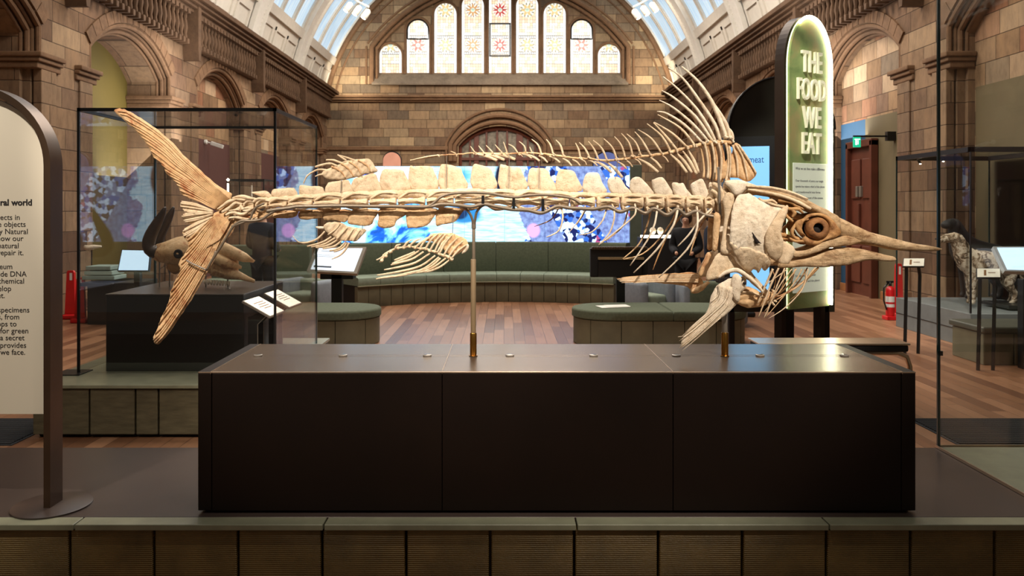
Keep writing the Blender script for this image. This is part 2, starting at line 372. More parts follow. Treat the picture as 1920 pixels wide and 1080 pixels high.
# stained glass: lit by the day outside
def stained(name, petal, ring, nf):
    m = NT(name); P = m.xyz(); x, z = P[0], P[2]
    ax = m.math('ABSOLUTE', x)
    cx = m.math('FLOOR', m.math('DIVIDE', x, .11)); cz = m.math('FLOOR', m.math('DIVIDE', z, .13))
    wn = m.new('ShaderNodeTexWhiteNoise', noise_dimensions='2D'); m.t.links.new(m.comb(cx, cz), wn.inputs['Vector'])
    cell = m.ramp(wn.outputs[0], [(0, (1, .86, .62)), (.3, (1, .96, .88)), (.5, (.94, .74, .46)), (.7, (.78, .88, .84)), (.85, (.98, .66, .44)), (1, (1, 1, 1))], 'CONSTANT')
    def near(v, per, wd):
        f = m.math('FRACT', m.math('DIVIDE', v, per)); return m.math('LESS_THAN', m.math('MULTIPLY', f, per), wd)
    lead = m.math('MAXIMUM', near(x, .11, .013), near(z, .13, .013))
    col = m.mix(m.math('MULTIPLY', lead, .85), cell, (.22, .20, .16, 1))
    for zz in (.83, 1.50):                                     # rows of roundels
        d = m.math('ABSOLUTE', m.math('SUBTRACT', z, zz)); inb = m.math('LESS_THAN', d, .065)
        fx = m.math('SUBTRACT', m.math('FRACT', m.math('DIVIDE', x, .088)), .5)
        rr = m.math('SQRT', m.math('ADD', m.math('POWER', m.math('MULTIPLY', fx, .088), 2), m.math('POWER', m.math('SUBTRACT', z, zz), 2)))
        c2 = m.mix(m.math('LESS_THAN', rr, .036), (.16, .17, .17, 1), (1, 1, .96, 1)); col = m.mix(inb, col, c2)
    for zz in (1.16, 2.62):                                    # rosettes
        dz = m.math('SUBTRACT', z, zz); r = m.math('SQRT', m.math('ADD', m.math('POWER', x, 2), m.math('POWER', dz, 2)))
        th = m.math('ARCTAN2', dz, x); k = m.math('COSINE', m.math('MULTIPLY', th, nf))
        rp = m.math('ADD', .19, m.math('MULTIPLY', k, .065))
        ins = m.math('MULTIPLY', m.math('LESS_THAN', r, rp), m.math('GREATER_THAN', r, .09))
        out = m.math('MULTIPLY', m.math('LESS_THAN', r, .30), m.math('GREATER_THAN', m.math('SINE', m.math('MULTIPLY', th, nf*2)), .45))
        col = m.mix(m.math('MULTIPLY', m.math('LESS_THAN', r, .31), .9), col, (1, .94, .82, 1))
        col = m.mix(m.math('MULTIPLY', m.math('MULTIPLY', out, m.math('GREATER_THAN', r, .2)), .85), col, ring)
        col = m.mix(ins, col, petal); col = m.mix(m.math('LESS_THAN', r, .07), col, (.55, .75, .6, 1))
    bars = m.math('LESS_THAN', m.math('ABSOLUTE', m.math('SUBTRACT', m.math('FRACT', m.math('DIVIDE', z, .76)), .5)), .012)
    col = m.mix(m.math('MULTIPLY', bars, .8), col, (.2, .2, .16, 1))
    brd = m.math('GREATER_THAN', ax, .36); col = m.mix(m.math('MULTIPLY', brd, .9), col, (1, 1, .97, 1))
    return m.fin((.1, .1, .1, 1), .3, 0, None, col, 1.15)
ST = [stained('stained_glass_red', lin(196, 60, 44), lin(120, 90, 40), 6), stained('stained_glass_olive', lin(226, 196, 130), lin(84, 86, 40), 6),
      stained('stained_glass_brown', lin(206, 150, 84), lin(110, 50, 34), 8), stained('stained_glass_crimson', lin(190, 30, 34), lin(190, 60, 40), 8)]
def skyglass():
    m = NT('daylit_rooflight'); P = m.xyz(); g = m.new('ShaderNodeNewGeometry')
    n = m.noise(vec=m.vscale(g.outputs['Position'], (1, 5, .3)), scale=2, det=3)
    return m.fin((.2, .2, .2, 1), .3, 0, None, m.ramp(n, [(.35, lin(150, 190, 216)), (.6, lin(192, 216, 232))]), 1.0)
M['sky'] = skyglass()
# the LED wall's picture
def led():
    m = NT('led_picture'); P = m.xyz(); x, z = P[0], P[2]
    V = m.comb(x, 0, z)
    n1 = m.noise(vec=V, scale=1.6, det=7, dist=.8); n2 = m.noise(vec=m.vscale(V, (.35, 1, 2.4)), scale=9, det=6, dist=.5)
    water = m.ramp(n2, [(.33, lin(126, 174, 205)), (.5, lin(172, 198, 214)), (.65, lin(200, 210, 220))])
    feather = m.ramp(n1, [(.30, lin(12, 24, 70)), (.40, lin(20, 84, 180)), (.46, lin(120, 190, 235)), (.54, lin(200, 225, 240))])
    vv = m.voro(vec=V, scale=12); vc = m.xyz(vv['Color'])[0]
    mosaic = m.ramp(vc, [(0, lin(14, 22, 70)), (.25, lin(44, 84, 160)), (.45, lin(200, 214, 240)), (.62, lin(96, 112, 160)), (.8, lin(180, 196, 230)), (.97, lin(150, 60, 100))], 'CONSTANT')
    diag = m.math('SINE', m.math('MULTIPLY', m.math('ADD', m.math('MULTIPLY', x, 1.0), m.math('MULTIPLY', z, .55)), 4.2))
    grey = m.ramp(m.noise(vec=V, scale=12, det=5), [(.35, lin(80, 84, 130)), (.65, lin(126, 138, 176))])
    rightc = m.mix(m.math('GREATER_THAN', diag, .15), mosaic, grey)
    lft = m.math('LESS_THAN', m.math('ADD', x, m.math('MULTIPLY', n1, .8)), -.75)
    rgt = m.math('GREATER_THAN', m.math('ADD', x, m.math('MULTIPLY', n1, .9)), 1.25)
    col = m.mix(lft, water, feather); col = m.mix(rgt, col, rightc)
    def disc(cx, cz, rx, rz, c, colr, soft=.15):
        d = m.math('SQRT', m.math('ADD', m.math('POWER', m.math('DIVIDE', m.math('SUBTRACT', x, cx), rx), 2), m.math('POWER', m.math('DIVIDE', m.math('SUBTRACT', z, cz), rz), 2)))
        f = m.math('DIVIDE', m.math('SUBTRACT', 1+soft, d), soft*2, clamp=True); return m.mix(f, c, colr)
    def X(px): return (px-VX)*16/F
    def Z(py): return CH-(py-HY)*16/F
    col = disc(X(905), Z(400), .34, .2, col, lin(40, 110, 160)); col = disc(X(897), Z(400), .16, .12, col, lin(14, 40, 74))
    col = disc(X(978), Z(335), .16, .34, col, lin(10, 16, 40)); col = disc(X(890), Z(330), .3, .16, col, lin(70, 150, 210), .4)
    col = disc(X(1035), Z(432), .13, .14, col, lin(196, 140, 200)); col = disc(X(812), Z(408), .12, .18, col, lin(206, 140, 200))
    seam = m.math('LESS_THAN', m.math('MULTIPLY', m.math('FRACT', m.math('DIVIDE', m.math('ADD', x, 10.02), .80)), .80), .009)
    col = m.mix(m.math('MULTIPLY', seam, .6), col, lin(60, 90, 130))
    col = m.mix(1, col, (.8, .95, 1, 1), 'MULTIPLY'); return m.fin((.02, .02, .02, 1), .3, 0, None, col, 2.6)
M['led'] = led()
# ------------------------------------------------------------------ the setting
XL, XR, YE = -7.26, 6.94, 32.8
ARC = [5.96, 10.84, 15.72, 20.60, 25.48, 30.36]; RIBY = [3.52, 8.40, 13.28, 18.16, 23.04, 27.92]
struct('floor', MB().box((-8.4, -.5, -.1), (8.4, 33.2, 0)), M['wood'])
ZS, ZT = 3.80, 6.05          # arch springing, top of the walls below the frieze
def side_wall(name, X, sg):
    """sg = +1 for the right wall (opening towards -x)"""
    wl = MB(); mo = MB(); inn = MB(); pnt = {}
    CZ = 2.89; AH = math.asin(1.88/2.68); SA, CA = math.sin(AH), math.cos(AH); IMP = 4.18
    R0, R1, R2 = 2.44, 2.33, 2.22
    def ap(R, t): th = -AH+2*AH*t; return R*math.sin(th), CZ+R*math.cos(th)
    for yc in ARC:
        deep = .9 if (sg < 0 and abs(yc-15.72) < .1) or (sg < 0 and yc < 12) else .36
        K = 24
        for k in range(K):
            (y0, z0), (y1, z1) = ap(R0, k/K), ap(R0, (k+1)/K)
            wl.add([(X, yc+y0, z0), (X, yc+y1, z1), (X, yc+y1, ZT), (X, yc+y0, ZT)], [(0, 1, 2, 3)])
        w0 = R0*SA
        for a_, b_ in ((yc-2.44, yc-w0), (yc+w0, yc+2.44)): wl.add([(X, a_, 0), (X, b_, 0), (X, b_, ZT), (X, a_, ZT)], [(0, 1, 2, 3)])
        steps = [(R0, 0, .13), (R1, .13, .25), (R2, .25, deep)]
        for i, (R, d0, d1) in enumerate(steps):
            tgt = wl if i == 2 else mo; zr = CZ+R*CA
            for k in range(K):
                (y0, z0), (y1, z1) = ap(R, k/K), ap(R, (k+1)/K)
                tgt.add([(X+sg*d0, yc+y0, z0), (X+sg*d0, yc+y1, z1), (X+sg*d1, yc+y1, z1), (X+sg*d1, yc+y0, z0)], [(0, 1, 2, 3)])
                if i < 2:
                    (y2, z2), (y3, z3) = ap(steps[i+1][0], k/K), ap(steps[i+1][0], (k+1)/K)
                    mo.add([(X+sg*d1, yc+y0, z0), (X+sg*d1, yc+y1, z1), (X+sg*d1, yc+y3, z3), (X+sg*d1, yc+y2, z2)], [(0, 1, 2, 3)])
            for e in (-1, 1):
                wl.add([(X+sg*d0, yc+e*R*SA, 0), (X+sg*d1, yc+e*R*SA, 0), (X+sg*d1, yc+e*R*SA, zr), (X+sg*d0, yc+e*R*SA, zr)], [(0, 1, 2, 3)])
                if i < 2:
                    Rn = steps[i+1][0]; wl.add([(X+sg*d1, yc+e*R*SA, 0), (X+sg*d1, yc+e*Rn*SA, 0), (X+sg*d1, yc+e*Rn*SA, CZ+Rn*CA), (X+sg*d1, yc+e*R*SA, zr)], [(0, 1, 2, 3)])
        Xb = X+sg*deep
        inn.box((Xb, yc-1.9, 0), (Xb+sg*.1, yc+1.9, 5.6))
        # rolls following the head and running down to the impost
        for R, d, r in ((2.40, .03, .045), (2.36, .11, .03), (2.29, .16, .045), (2.24, .24, .03)):
            pth = [(X+sg*d, yc-R*SA, IMP)]+[(X+sg*d, yc+ap(R, k/30)[0], ap(R, k/30)[1]) for k in range(31)]+[(X+sg*d, yc+R*SA, IMP)]
            mo.tube(pth, r, 8)
        # ring of wedge-shaped blocks
        NV = 15
        for k in range(NV):
            t0, t1 = (k+.03)/NV, (k+.97)/NV; q = [ap(2.45, t0), ap(2.45, (t0+t1)/2), ap(2.45, t1), ap(2.68, t1), ap(2.68, (t0+t1)/2), ap(2.68, t0)]
            mo.prism([(yc+u, v) for u, v in q], 'x', X+sg*.05, X-sg*.035)
        # imposts with three stepped mouldings
        for e in (-1, 1):
            for z0, z1, pr in ((IMP-.08, IMP, .13), (IMP-.15, IMP-.08, .09), (IMP-.25, IMP-.15, .045)):
                ya, yb = sorted((yc+e*(R2*SA-pr*.6), yc+e*2.20)); mo.box((X-sg*pr, ya, z0), (X+sg*deep*.98, yb, z1), .018)
            ya, yb = sorted((yc+e*1.66, yc+e*2.08)); wl.box((X-sg*.035, ya, 0), (X+sg*.1, yb, IMP-.24), .015)
            mo.box((X-sg*.10, ya-.03, 0), (X+sg*.1, yb+.03, .34), .03)
    # frieze: string, backing, cornice (three fascias)
    wl.box((X, 3.4, ZT-.02), (X+sg*.5, YE, 8.2))
    wl.add([(X, 3.2, 0), (X, 3.52, 0), (X, 3.52, ZT), (X, 3.2, ZT)], [(0, 1, 2, 3)])
    st = struct(name, wl, M['stone'])
    o = obj('niche_backing', inn, M['stone_in'], st)
    obj('arch_moulding', mo, M['mould'], st, smooth='auto')
    cor = MB()
    for z0, z1, pr in ((6.42, 6.54, .50), (6.34, 6.42, .42), (6.26, 6.34, .34), (6.18, 6.26, .26), (5.46, 5.54, .10)):
        cor.box((X-sg*pr, 3.4, z0), (X+sg*.1, YE, z1), .015)
    for y in RIBY[1:]:
        cor.prism([(y-.05, 5.1), (y+.05, 5.1), (y+.09, 5.35), (y+.09, 6.45), (y-.09, 6.45), (y-.09, 5.35)], 'x', X, X-sg*.36)
    cor.box((X-sg*.02, 3.4, 5.53), (X+sg*.05, YE, 6.2))  # dark strip stands in for the shaded recess behind the balusters
    tr = struct('trim_1' if sg < 0 else 'trim_2', cor, M['mould_dark'])
    # balusters of the frieze
    b = MB()
    b.lathe([(.05, -.36), (.065, -.33), (.045, -.26), (.075, -.12), (.06, .0), (.04, .08), (.055, .12), (.055, .20)], (0, 0, 0), seg=8)
    b.box((-.12, -.11, .20), (.12, .11, .3)); b.box((-.14, -.07, -.48), (.10, .07, -.36), .02)
    first = None
    for bi, y0 in enumerate(RIBY[2:]):
        for k in range(20):
            y = y0+.36+k*.2175
            if first is None:
                first = obj('baluster', b, M['mould_dark'], tr, smooth='auto'); c = first
            else:
                c = first.copy(); COL.objects.link(c)
            c.location = (X-sg*.17, y, 5.89); c.scale = (.9, .68, 1)
    return st
wL = side_wall('wall_left', XL, -1); wR = side_wall('wall_right', XR, 1)
# painted lower boards inside the niches
def niche_board(wall, X, sg, y0, y1, z1, mat, deep):
    Xb = X+sg*(deep-.02); obj('painted_board', MB().box((Xb, y0, 0), (Xb+sg*.018, y1, z1)), mat, wall)
niche_board(wL, XL, -1, 13.9, 17.55, 5.62, M['yellow'], .9)
niche_board(wL, XL, -1, 19.0, 22.2, 3.5, M['maroon'], .36); niche_board(wL, XL, -1, 23.9, 27.1, 3.5, M['maroon'], .36)
niche_board(wR, XR, 1, 16.12, 17.3, 3.55, M['bluepaint'], .36); niche_board(wR, XR, 1, 14.2, 16.12, 3.55, M['olivepaint'], .36)
niche_board(wR, XR, 1, 9.3, 12.35, 3.62, M['olivepaint'], .36); niche_board(wR, XR, 1, 19.1, 22.1, 3.55, M['bluepaint'], .36)
for y0, y1, n in ((16.7, 17.25, 1), (14.25, 15.4, 2)):
    struct('baseboard_right', MB().box((XR+.30, y0, 0), (XR+.34, y1, .16), .01), plain('oak_skirting%d' % n, (150, 100, 60), .5))
# end wall --------------------------------------------------------
def X32(px): return (px-VX)*YE/F
def Z32(py): return CH-(py-HY)*YE/F
lanc = [(730, 80), (782, 32), (834, 2), (886, -14), (937.5, -24), (989, -14), (1041, 2), (1092, 32), (1144, 80)]
zb = Z32(134.5); hw = 21.3*YE/F
poly = [(XL-.4, 0), (XR+.4, 0), (XR+.4, 13.5), (XL-.4, 13.5)]
def arched(x, w_, z0, ztop, n=14):      # outline of a round-headed opening, ztop = crown
    zs = ztop-w_; return [(x-w_, z0), (x+w_, z0)]+[(x+w_*math.cos(PI*k/n), zs+w_*math.sin(PI*k/n)) for k in range(n+1)]
def seg_arch(x, w_, z0, zs, ztop, n=20):   # segmental head
    r = (w_*w_+(ztop-zs)**2)/(2*(ztop-zs)); c = ztop-r; a = math.asin(w_/r)
    return [(x-w_, z0), (x+w_, z0)]+[(x+r*math.sin(a-2*a*k/n), c+r*math.cos(a-2*a*k/n)) for k in range(n+1)]
def holed(poly, holes, y0, y1, axis='y'):   # a wall with openings, with thickness
    pts = [Vector(p) for p in poly]; faces = [list(range(len(poly)))]; edges = []
    for h in holes:
        n = len(pts); pts += [Vector(p) for p in h]; edges += [(n+i, n+(i+1) % len(h)) for i in range(len(h))]
    vc, ed, fc, *_ = delaunay_2d_cdt([p.to_2d() for p in pts], edges, faces, 1, 1e-5)
    def inside(c, h):
        r = False; j = len(h)-1
        for i in range(len(h)):
            if (h[i][1] > c[1]) != (h[j][1] > c[1]) and c[0] < (h[j][0]-h[i][0])*(c[1]-h[i][1])/(h[j][1]-h[i][1])+h[i][0]: r = not r
            j = i
        return r
    mb = MB(); fl = []
    for f in fc:
        c = sum((vc[i] for i in f), Vector((0, 0)))/len(f)
        if not any(inside(c, h) for h in holes): fl.append(list(f))
    n = len(vc); mb.add([(v.x, y0, v.y) for v in vc]+[(v.x, y1, v.y) for v in vc], fl+[[i+n for i in f][::-1] for f in fl])
    for h in holes+[poly]:
        m = len(h); mb.add([(p[0], y0, p[1]) for p in h]+[(p[0], y1, p[1]) for p in h], [(i, (i+1) % m, m+(i+1) % m, m+i) for i in range(m)])
    return mb
# big recessed field under the relieving arch
RC = (X32(937.5), 0); 
big = [(X32(700), Z32(158)), (X32(1175), Z32(158)), (X32(1175), Z32(88))]
cx, cz, rr = X32(937.5), Z32(262), 296*YE/F
a0 = math.asin(min(1, (Z32(88)-cz)/rr))
xs = math.sqrt(rr*rr-(Z32(88)-cz)**2)
big = [(cx-xs, Z32(158)), (cx+xs, Z32(158))]+[(cx+rr*math.cos(a0+(PI-2*a0)*k/30), cz+rr*math.sin(a0+(PI-2*a0)*k/30)) for k in range(31)]
dcx = X32(937); door_o = seg_arch(dcx, 77*YE/F, 0, Z32(274), Z32(236))
wE = struct('wall_end', holed(poly, [big, door_o], YE, YE+.55), M['stone_end'])
field = [(cx-xs-.2, Z32(160)), (cx+xs+.2, Z32(160)), (cx+xs+.2, cz+rr+.2), (cx-xs-.2, cz+rr+.2)]
obj('window_field', holed(field, [arched(X32(p), hw, zb, Z32(t)) for p, t in lanc], YE+.28, YE+.55), M['stone_end'], wE)
mo = MB()
def arc_tube(mb, x, c, r, a, b, y, rad, n=40, seg=8): mb.tube([(x+r*math.cos(a+(b-a)*k/n), y, c+r*math.sin(a+(b-a)*k/n)) for k in range(n+1)], rad, seg)
for dr, y, rd in ((.02, YE-.03, .10), (-.16, YE+.10, .07), (.24, YE-.02, .045)):
    r = rr+dr; arc_tube(mo, cx, cz, r, a0, PI-a0, y, rd)
    for e in (-1, 1): mo.tube([(cx+e*(xs+dr), y, Z32(88)+.02), (cx+e*(xs+dr), y, Z32(158))], rd, 8)
for i, (p, t) in enumerate(lanc):
    x = X32(p); zt = Z32(t)
    mo.tube([(x-hw-.05, YE+.26, zb-.05), (x-hw-.05, YE+.26, zt-hw)]+[(x-(hw+.05)*math.cos(PI*k/16), YE+.26, zt-hw+(hw+.05)*math.sin(PI*k/16)) for k in range(17)]+[(x+hw+.05, YE+.26, zb-.05)], .05, 6)
# vault-line arch on the end wall
VCX, VCZ, VR = -.16, 5.0, 7.33
arc_tube(mo, VCX, VCZ, VR-.10, .18, PI-.18, YE-.05, .11); arc_tube(mo, VCX, VCZ, VR-.42, .2, PI-.2, YE-.01, .04)
# string courses
for z, pr, h in ((Z32(184), .22, .10), (Z32(181), .30, .07), (Z32(188), .12, .08)): mo.box((XL, YE-pr, z-h), (XR, YE+.05, z+.02), .02)
for z in (Z32(276), Z32(279)):
    mo.box((XL, YE-.10, z-.06), (X32(853), YE+.05, z+.03), .02); mo.box((X32(1021), YE-.10, z-.06), (XR, YE+.05, z+.03), .02)
dr0 = 86*YE/F
for ww, zt, y, rd in ((84, 229, YE-.05, .09), (92, 217, YE-.10, .10), (100, 205, YE-.04, .06)):
    h = seg_arch(dcx, ww*YE/F, Z32(275)-.6, Z32(272-(ww-84)*.25), Z32(zt)); pts = [h[1]]+h[2:]+[h[0]]
    mo.tube([(p[0], y, p[1]) for p in pts], rd, 8)
obj('stone_moulding', mo, M['mould'], wE, smooth='auto')
sl = MB(); sl.prism([(YE+.28, Z32(136)), (YE+.28, Z32(158)), (YE-.16, Z32(160)), (YE-.16, Z32(157)), (YE+.2, Z32(140))], 'x', cx-xs, cx+xs)
obj('sloping_sill', sl, M['sill'], wE)
for i, (p, t) in enumerate(lanc):
    x = X32(p); zt = Z32(t); h = arched(0, hw-.01, 0, zt-zb)
    mb = MB(); mb.prism(h, 'y', .36, .40)
    o = obj('window_%d' % (i+1), mb, ST[[1, 0, 1, 2, 3, 1, 1, 0, 1][i]]); o.location = (x, YE, zb); o['kind'] = 'structure'
    if i in (1, 7, 4):
        fr = MB()
        zz = [(0, 1.1+.0)][0]
        a_, b_ = ((Z32(70)-zb, Z32(t)-zb) if i != 4 else (Z32(102)-zb, Z32(41)-zb))
        if i == 4: fr.box((-hw+.02, .30, a_-.03), (hw-.02, .35, a_+.03)); fr.box((-hw+.02, .30, b_-.03), (hw-.02, .35, b_+.03)); fr.box((-hw+.02, .3, a_), (-hw+.08, .35, b_)); fr.box((hw-.08, .3, a_), (hw-.02, .35, b_))
        else:
            q = [(-hw+.03, a_)]+[(-(hw-.03)*math.cos(PI*k/16), b_-hw+(hw-.03)*math.sin(PI*k/16)) for k in range(17)]+[(hw-.03, a_), (-hw+.03, a_)]
            fr.tube([(u, .33, v) for u, v in q], .03, 6)
        obj('opening_casement', fr, M['black'], o)
# the arched timber screen in the end doorway
dd = MB(); gl = MB(); x0, x1 = dcx-77*YE/F, dcx+77*YE/F
gl.box((x0, YE+.34, 2.2), (x1, YE+.36, Z32(236)))
for px in (862, 881, 893, 912, 932, 951, 970, 976, 990, 1004, 1014):
    wd = .10 if px in (893, 976) else .04; dd.box((X32(px)-wd, YE+.24, 0), (X32(px)+wd, YE+.33, Z32(238)), .01)
for z in (2.6, Z32(300)): dd.box((x0, YE+.22, z), (x1, YE+.34, z+.12), .01)
h = seg_arch(dcx, 75*YE/F, 2, Z32(274), Z32(240)); dd.tube([(p[0], YE+.28, p[1]) for p in [h[1]]+h[2:]+[h[0]]], .09, 6)
dd.box((x0, YE+.24, 0), (x1, YE+.33, 2.3))
dE = struct('door_1', dd, M['darkwood'])
obj('patterned_glazing', gl, plain('patterned_glass', (120, 112, 98), .25, var=.45, sc=7, bump=.8, bs=20), dE)
# vault --------------------------------------------------------------
A0 = math.asin((6.5-VCZ)/VR)
def vp(a, y, r=VR): return (VCX+r*math.cos(a), y, VCZ+r*math.sin(a))
ribs = MB(); shell = MB(); pan = MB(); NA = 48
def arc_slab(mb, a, b, y0, y1, r0, r1, n):
    vs = []; fs = []
    for k in range(n+1):
        t = a+(b-a)*k/n; vs += [vp(t, y0, r0), vp(t, y1, r0), vp(t, y1, r1), vp(t, y0, r1)]
    for k in range(n):
        q = 4*k
        for i in range(4): j = (i+1) % 4; fs.append((q+i, q+j, q+4+j, q+4+i))
    fs += [(0, 1, 2, 3), (4*n, 4*n+3, 4*n+2, 4*n+1)]; mb.add(vs, fs)
arc_slab(shell, A0-.05, PI-A0+.05, 2.8, YE+.3, VR+.25, VR+.40, NA)
for y in RIBY:
    arc_slab(ribs, A0-.03, PI-A0+.03, y-.38, y+.38, VR-.08, VR+.26, NA)
    arc_slab(ribs, A0-.03, PI-A0+.03, y-.44, y-.36, VR-.16, VR-.02, NA); arc_slab(ribs, A0-.03, PI-A0+.03, y+.36, y+.44, VR-.16, VR-.02, NA)
    for k in range(150):                       # rivet heads
        a = A0+(PI-2*A0)*(k+.5)/150
        if vp(a, 0)[2] > 11: continue
        for e in (-.30, .30):
            c = Vector(vp(a, y+e, VR-.08)); nrm = Vector((-math.cos(a), 0, -math.sin(a)))
            ribs.lathe([(.028, 0), (.020, .016), (.006, .022)], c, nrm, 5)
sky = MB()
for i, y in enumerate(RIBY):
    ya, yb = y+.44, (RIBY[i+1]-.44 if i < 5 else YE); wd = yb-ya
    for s_ in (0, 1):
        def A(a, b, *r): return (a, b) if s_ == 0 else (PI-b, PI-a)
        a, b = A(A0-.02, A0+.16); arc_slab(pan, a, b, ya, yb, VR+.02, VR+.2, 6)           # base panel zone
        for q in range(3 if wd > 4 else 3):
            u0 = ya+wd*(q+.08)/3; u1 = ya+wd*(q+.92)/3
            for (p0, p1, r0, r1) in ((A0+.03, A0+.045, u0, u1), (A0+.115, A0+.13, u0, u1)):
                a, b = A(p0, p1); arc_slab(pan, a, b, r0, r1, VR-.03, VR+.05, 2)
            for r0 in (u0, u1-.1):
                a, b = A(A0+.03, A0+.13); arc_slab(pan, a, b, r0, r0+.1, VR-.03, VR+.05, 4)
        a, b = A(A0+.16, A0+.20); arc_slab(pan, a, b, ya, yb, VR-.08, VR+.2, 3)
        a, b = A(A0+.98, A0+1.04); arc_slab(pan, a, b, ya, yb, VR-.08, VR+.2, 3)
        a, b = A(A0+1.04, PI/2); arc_slab(pan, a, b, ya, yb, VR+.02, VR+.2, 8)
        nb = 3
        for q in range(nb+1):                                                         # curved glazing ribs
            u = ya+wd*q/nb; a, b = A(A0+.18, A0+1.0); wq = .09 if 0 < q < nb else .18
            arc_slab(pan, a, b, max(ya, u-wq), min(yb, u+wq), VR-.02, VR+.2, 20)
            if 0 < q < nb: arc_slab(pan, a, b, u-.025, u+.025, VR-.06, VR, 20)
        a, b = A(A0+.18, A0+1.0); arc_slab(sky, a, b, ya, yb, VR+.05, VR+.07, 20)
ce = struct('ceiling', shell, M['whitestone'], smooth='auto')
obj('riveted_rib', ribs, M['white'], ce, smooth='auto'); obj('panelling', pan, M['whitestone'], ce, smooth='auto')
so = obj('window_10', sky, M['sky']); so['kind'] = 'structure'; so['label'] = 'curved rooflights of pale blue daylight'
# door and frame in the right wall's niche
dr = MB(); Xd = XR+.33
dr.box((Xd-.05, 15.58, 0), (Xd, 16.65, 3.0)); d2 = struct('door_2', dr, M['darkwood'])
fr = MB()
for y in (15.54, 16.62): fr.box((Xd-.14, y, 0), (Xd, y+.09, 3.09), .01)
fr.box((Xd-.14, 15.54, 2.98), (Xd, 16.71, 3.12), .01)
obj('door_frame', fr, M['darkwood'], d2)
pn = MB()
for y in (15.66, 16.16):
    for z0, z1 in ((.25, 1.0), (1.95, 2.75)): pn.box((Xd-.085, y, z0), (Xd-.05, y+.40, z1), .02)
    pn.box((Xd-.10, y+.02, 1.15), (Xd-.05, y+.10, 1.85), .01)
obj('raised_panel', pn, M['darkwood'], d2)
hd = MB().box((Xd-.13, 16.02, 1.98), (Xd-.06, 16.10, 2.2), .01).box((Xd-.13, 16.18, 1.98), (Xd-.06, 16.26, 2.2), .01)
obj('door_handle', hd, M['steel'], d2)
# ------------------------------------------------------------------ foreground platform
PZ = .412
def rr_box(a, b, bev=.01): return MB().box(a, b, bev)
pl = thing('display_platform', 'wide low dark platform edged with olive ribbed panels, carrying the long plinth', 'platform', (0, 3.9, 0))
obj('deck', rr_box((-5.2, 3.47, .05), (4.6, 4.48, PZ), .004), M['deck'], pl)
cuts = [-5.0, (-420-VX)*3.4/F, (142-VX)*3.4/F, (608-VX)*3.4/F, (1081-VX)*3.4/F, (1553-VX)*3.4/F, (2030-VX)*3.4/F, (2500-VX)*3.4/F]
for a, b in zip(cuts[1:], cuts[2:]):
    obj('cap_slab', rr_box((a+.003, 3.385, PZ-.026), (b-.003, 3.47, PZ), .004), M['slab'], pl)
px = -185
n = 0
while px < 2100:
    a = (px-VX)*3.4/F; b = (px+156.5-VX)*3.4/F
    obj('ribbed_panel', rr_box((a+.004, 3.402, .02), (b-.004, 3.46, PZ-.03), .006), M['rib'], pl); px += 157.8
obj('recess', rr_box((-5.0, 3.44, .0), (4.6, 3.47, .06), 0), M['blackm'], pl)
# ------------------------------------------------------------------ long plinth
PT = 1.034; PY0, PY1 = 3.51, 4.232
def PXf(px): return (px-VX)*PY0/F
p = thing('display_plinth', 'long dark bronze plinth with satin top carrying the fish skeleton', 'plinth', (PXf(1044), 3.87, PZ))
xl, xr = PXf(371), PXf(1717)
obj('core', rr_box((xl+.02, PY0+.02, PZ), (xr-.02, PY1-.01, PT-.02)), M['blackm'], p)
se = [PXf(397), PXf(829), PXf(1262), PXf(1690)]
for a, b in zip(se, se[1:]): obj('front_panel', rr_box((a+.0015, PY0, PZ+.012), (b-.0015, PY0+.03, PT-.008), .002), M['metal_dark'], p)
for a, b in ((xl, se[0]-.0015), (se[3]+.0015, xr)): obj('corner_profile', rr_box((a, PY0, PZ+.012), (b, PY1, PT-.006), .004), M['metal_dark'], p)
obj('back_panel', rr_box((xl, PY1-.01, PZ+.01), (xr, PY1, PT-.01)), M['metal_dark'], p)
tops = [se[0]-.004, se[1], se[2], se[3]+.004]
for a, b in zip(tops, tops[1:]):
    t = obj('top_panel', MB().box((a+.001, PY0+.012, PT-.02), (b-.001, 3.874, PT), .0015).box((a+.001, 3.878, PT-.02), (b-.001, 3.906, PT), .0015).box((a+.001, 3.910, PT-.02), (b-.001, PY1-.004, PT), .0015), M['top'], p)
for a, b in ((xl, se[0]-.006), (se[3]+.006, xr)): obj('top_edge', rr_box((a, PY0, PT-.008), (b, PY1, PT-.0005), .002), M['metal_dark'], p)
ed = MB().box((xl+.002, PY0-.001, PT-.0065), (xr-.002, PY0+.011, PT-.001), .001)
for x in (se[0]-.005, se[3]+.005): ed.box((x-.0015, PY0, PT-.01), (x+.0015, PY1, PT+.0006))
for x in se[1:3]: ed.box((x-.001, PY0, PT-.01), (x+.001, PY1, PT+.0004))
obj('bright_edge', ed, M['edge'], p)
u = thing('recessed_uplight', 'x', 'light', ((484-VX)*3.885/F, 3.885, PT), 'small round uplights in the plinth top')
L = MB().lathe([(.021, 0), (.021, .006), (.016, .008)], (u.location.x, 3.885, PT)); obj('ring', L, M['steel'], u, 'auto')
obj('lens', MB().lathe([(.0155, .002), (.0155, .0085), (.006, .010)], (u.location.x, 3.885, PT)), plain('clear_lens', (70, 66, 60), .1), u, 'auto')
spt = [484, 643, 801, 956, 1113, 1268, 1425, 1583]
wh = ['first from the left end', 'second from the left end', 'third, just left of the left seam', 'fourth, right of the left brass socket', 'fifth, in the middle panel', 'sixth, just right of the right seam', 'seventh, right of the right brass socket', 'last, at the right end']
for i, q in enumerate(spt):
    lab = 'small round metal uplight in plinth top, '+wh[i]
    if i == 0: u['label'] = lab
    else: dup(u, ((q-484)*3.885/F, 0, 0), lab)
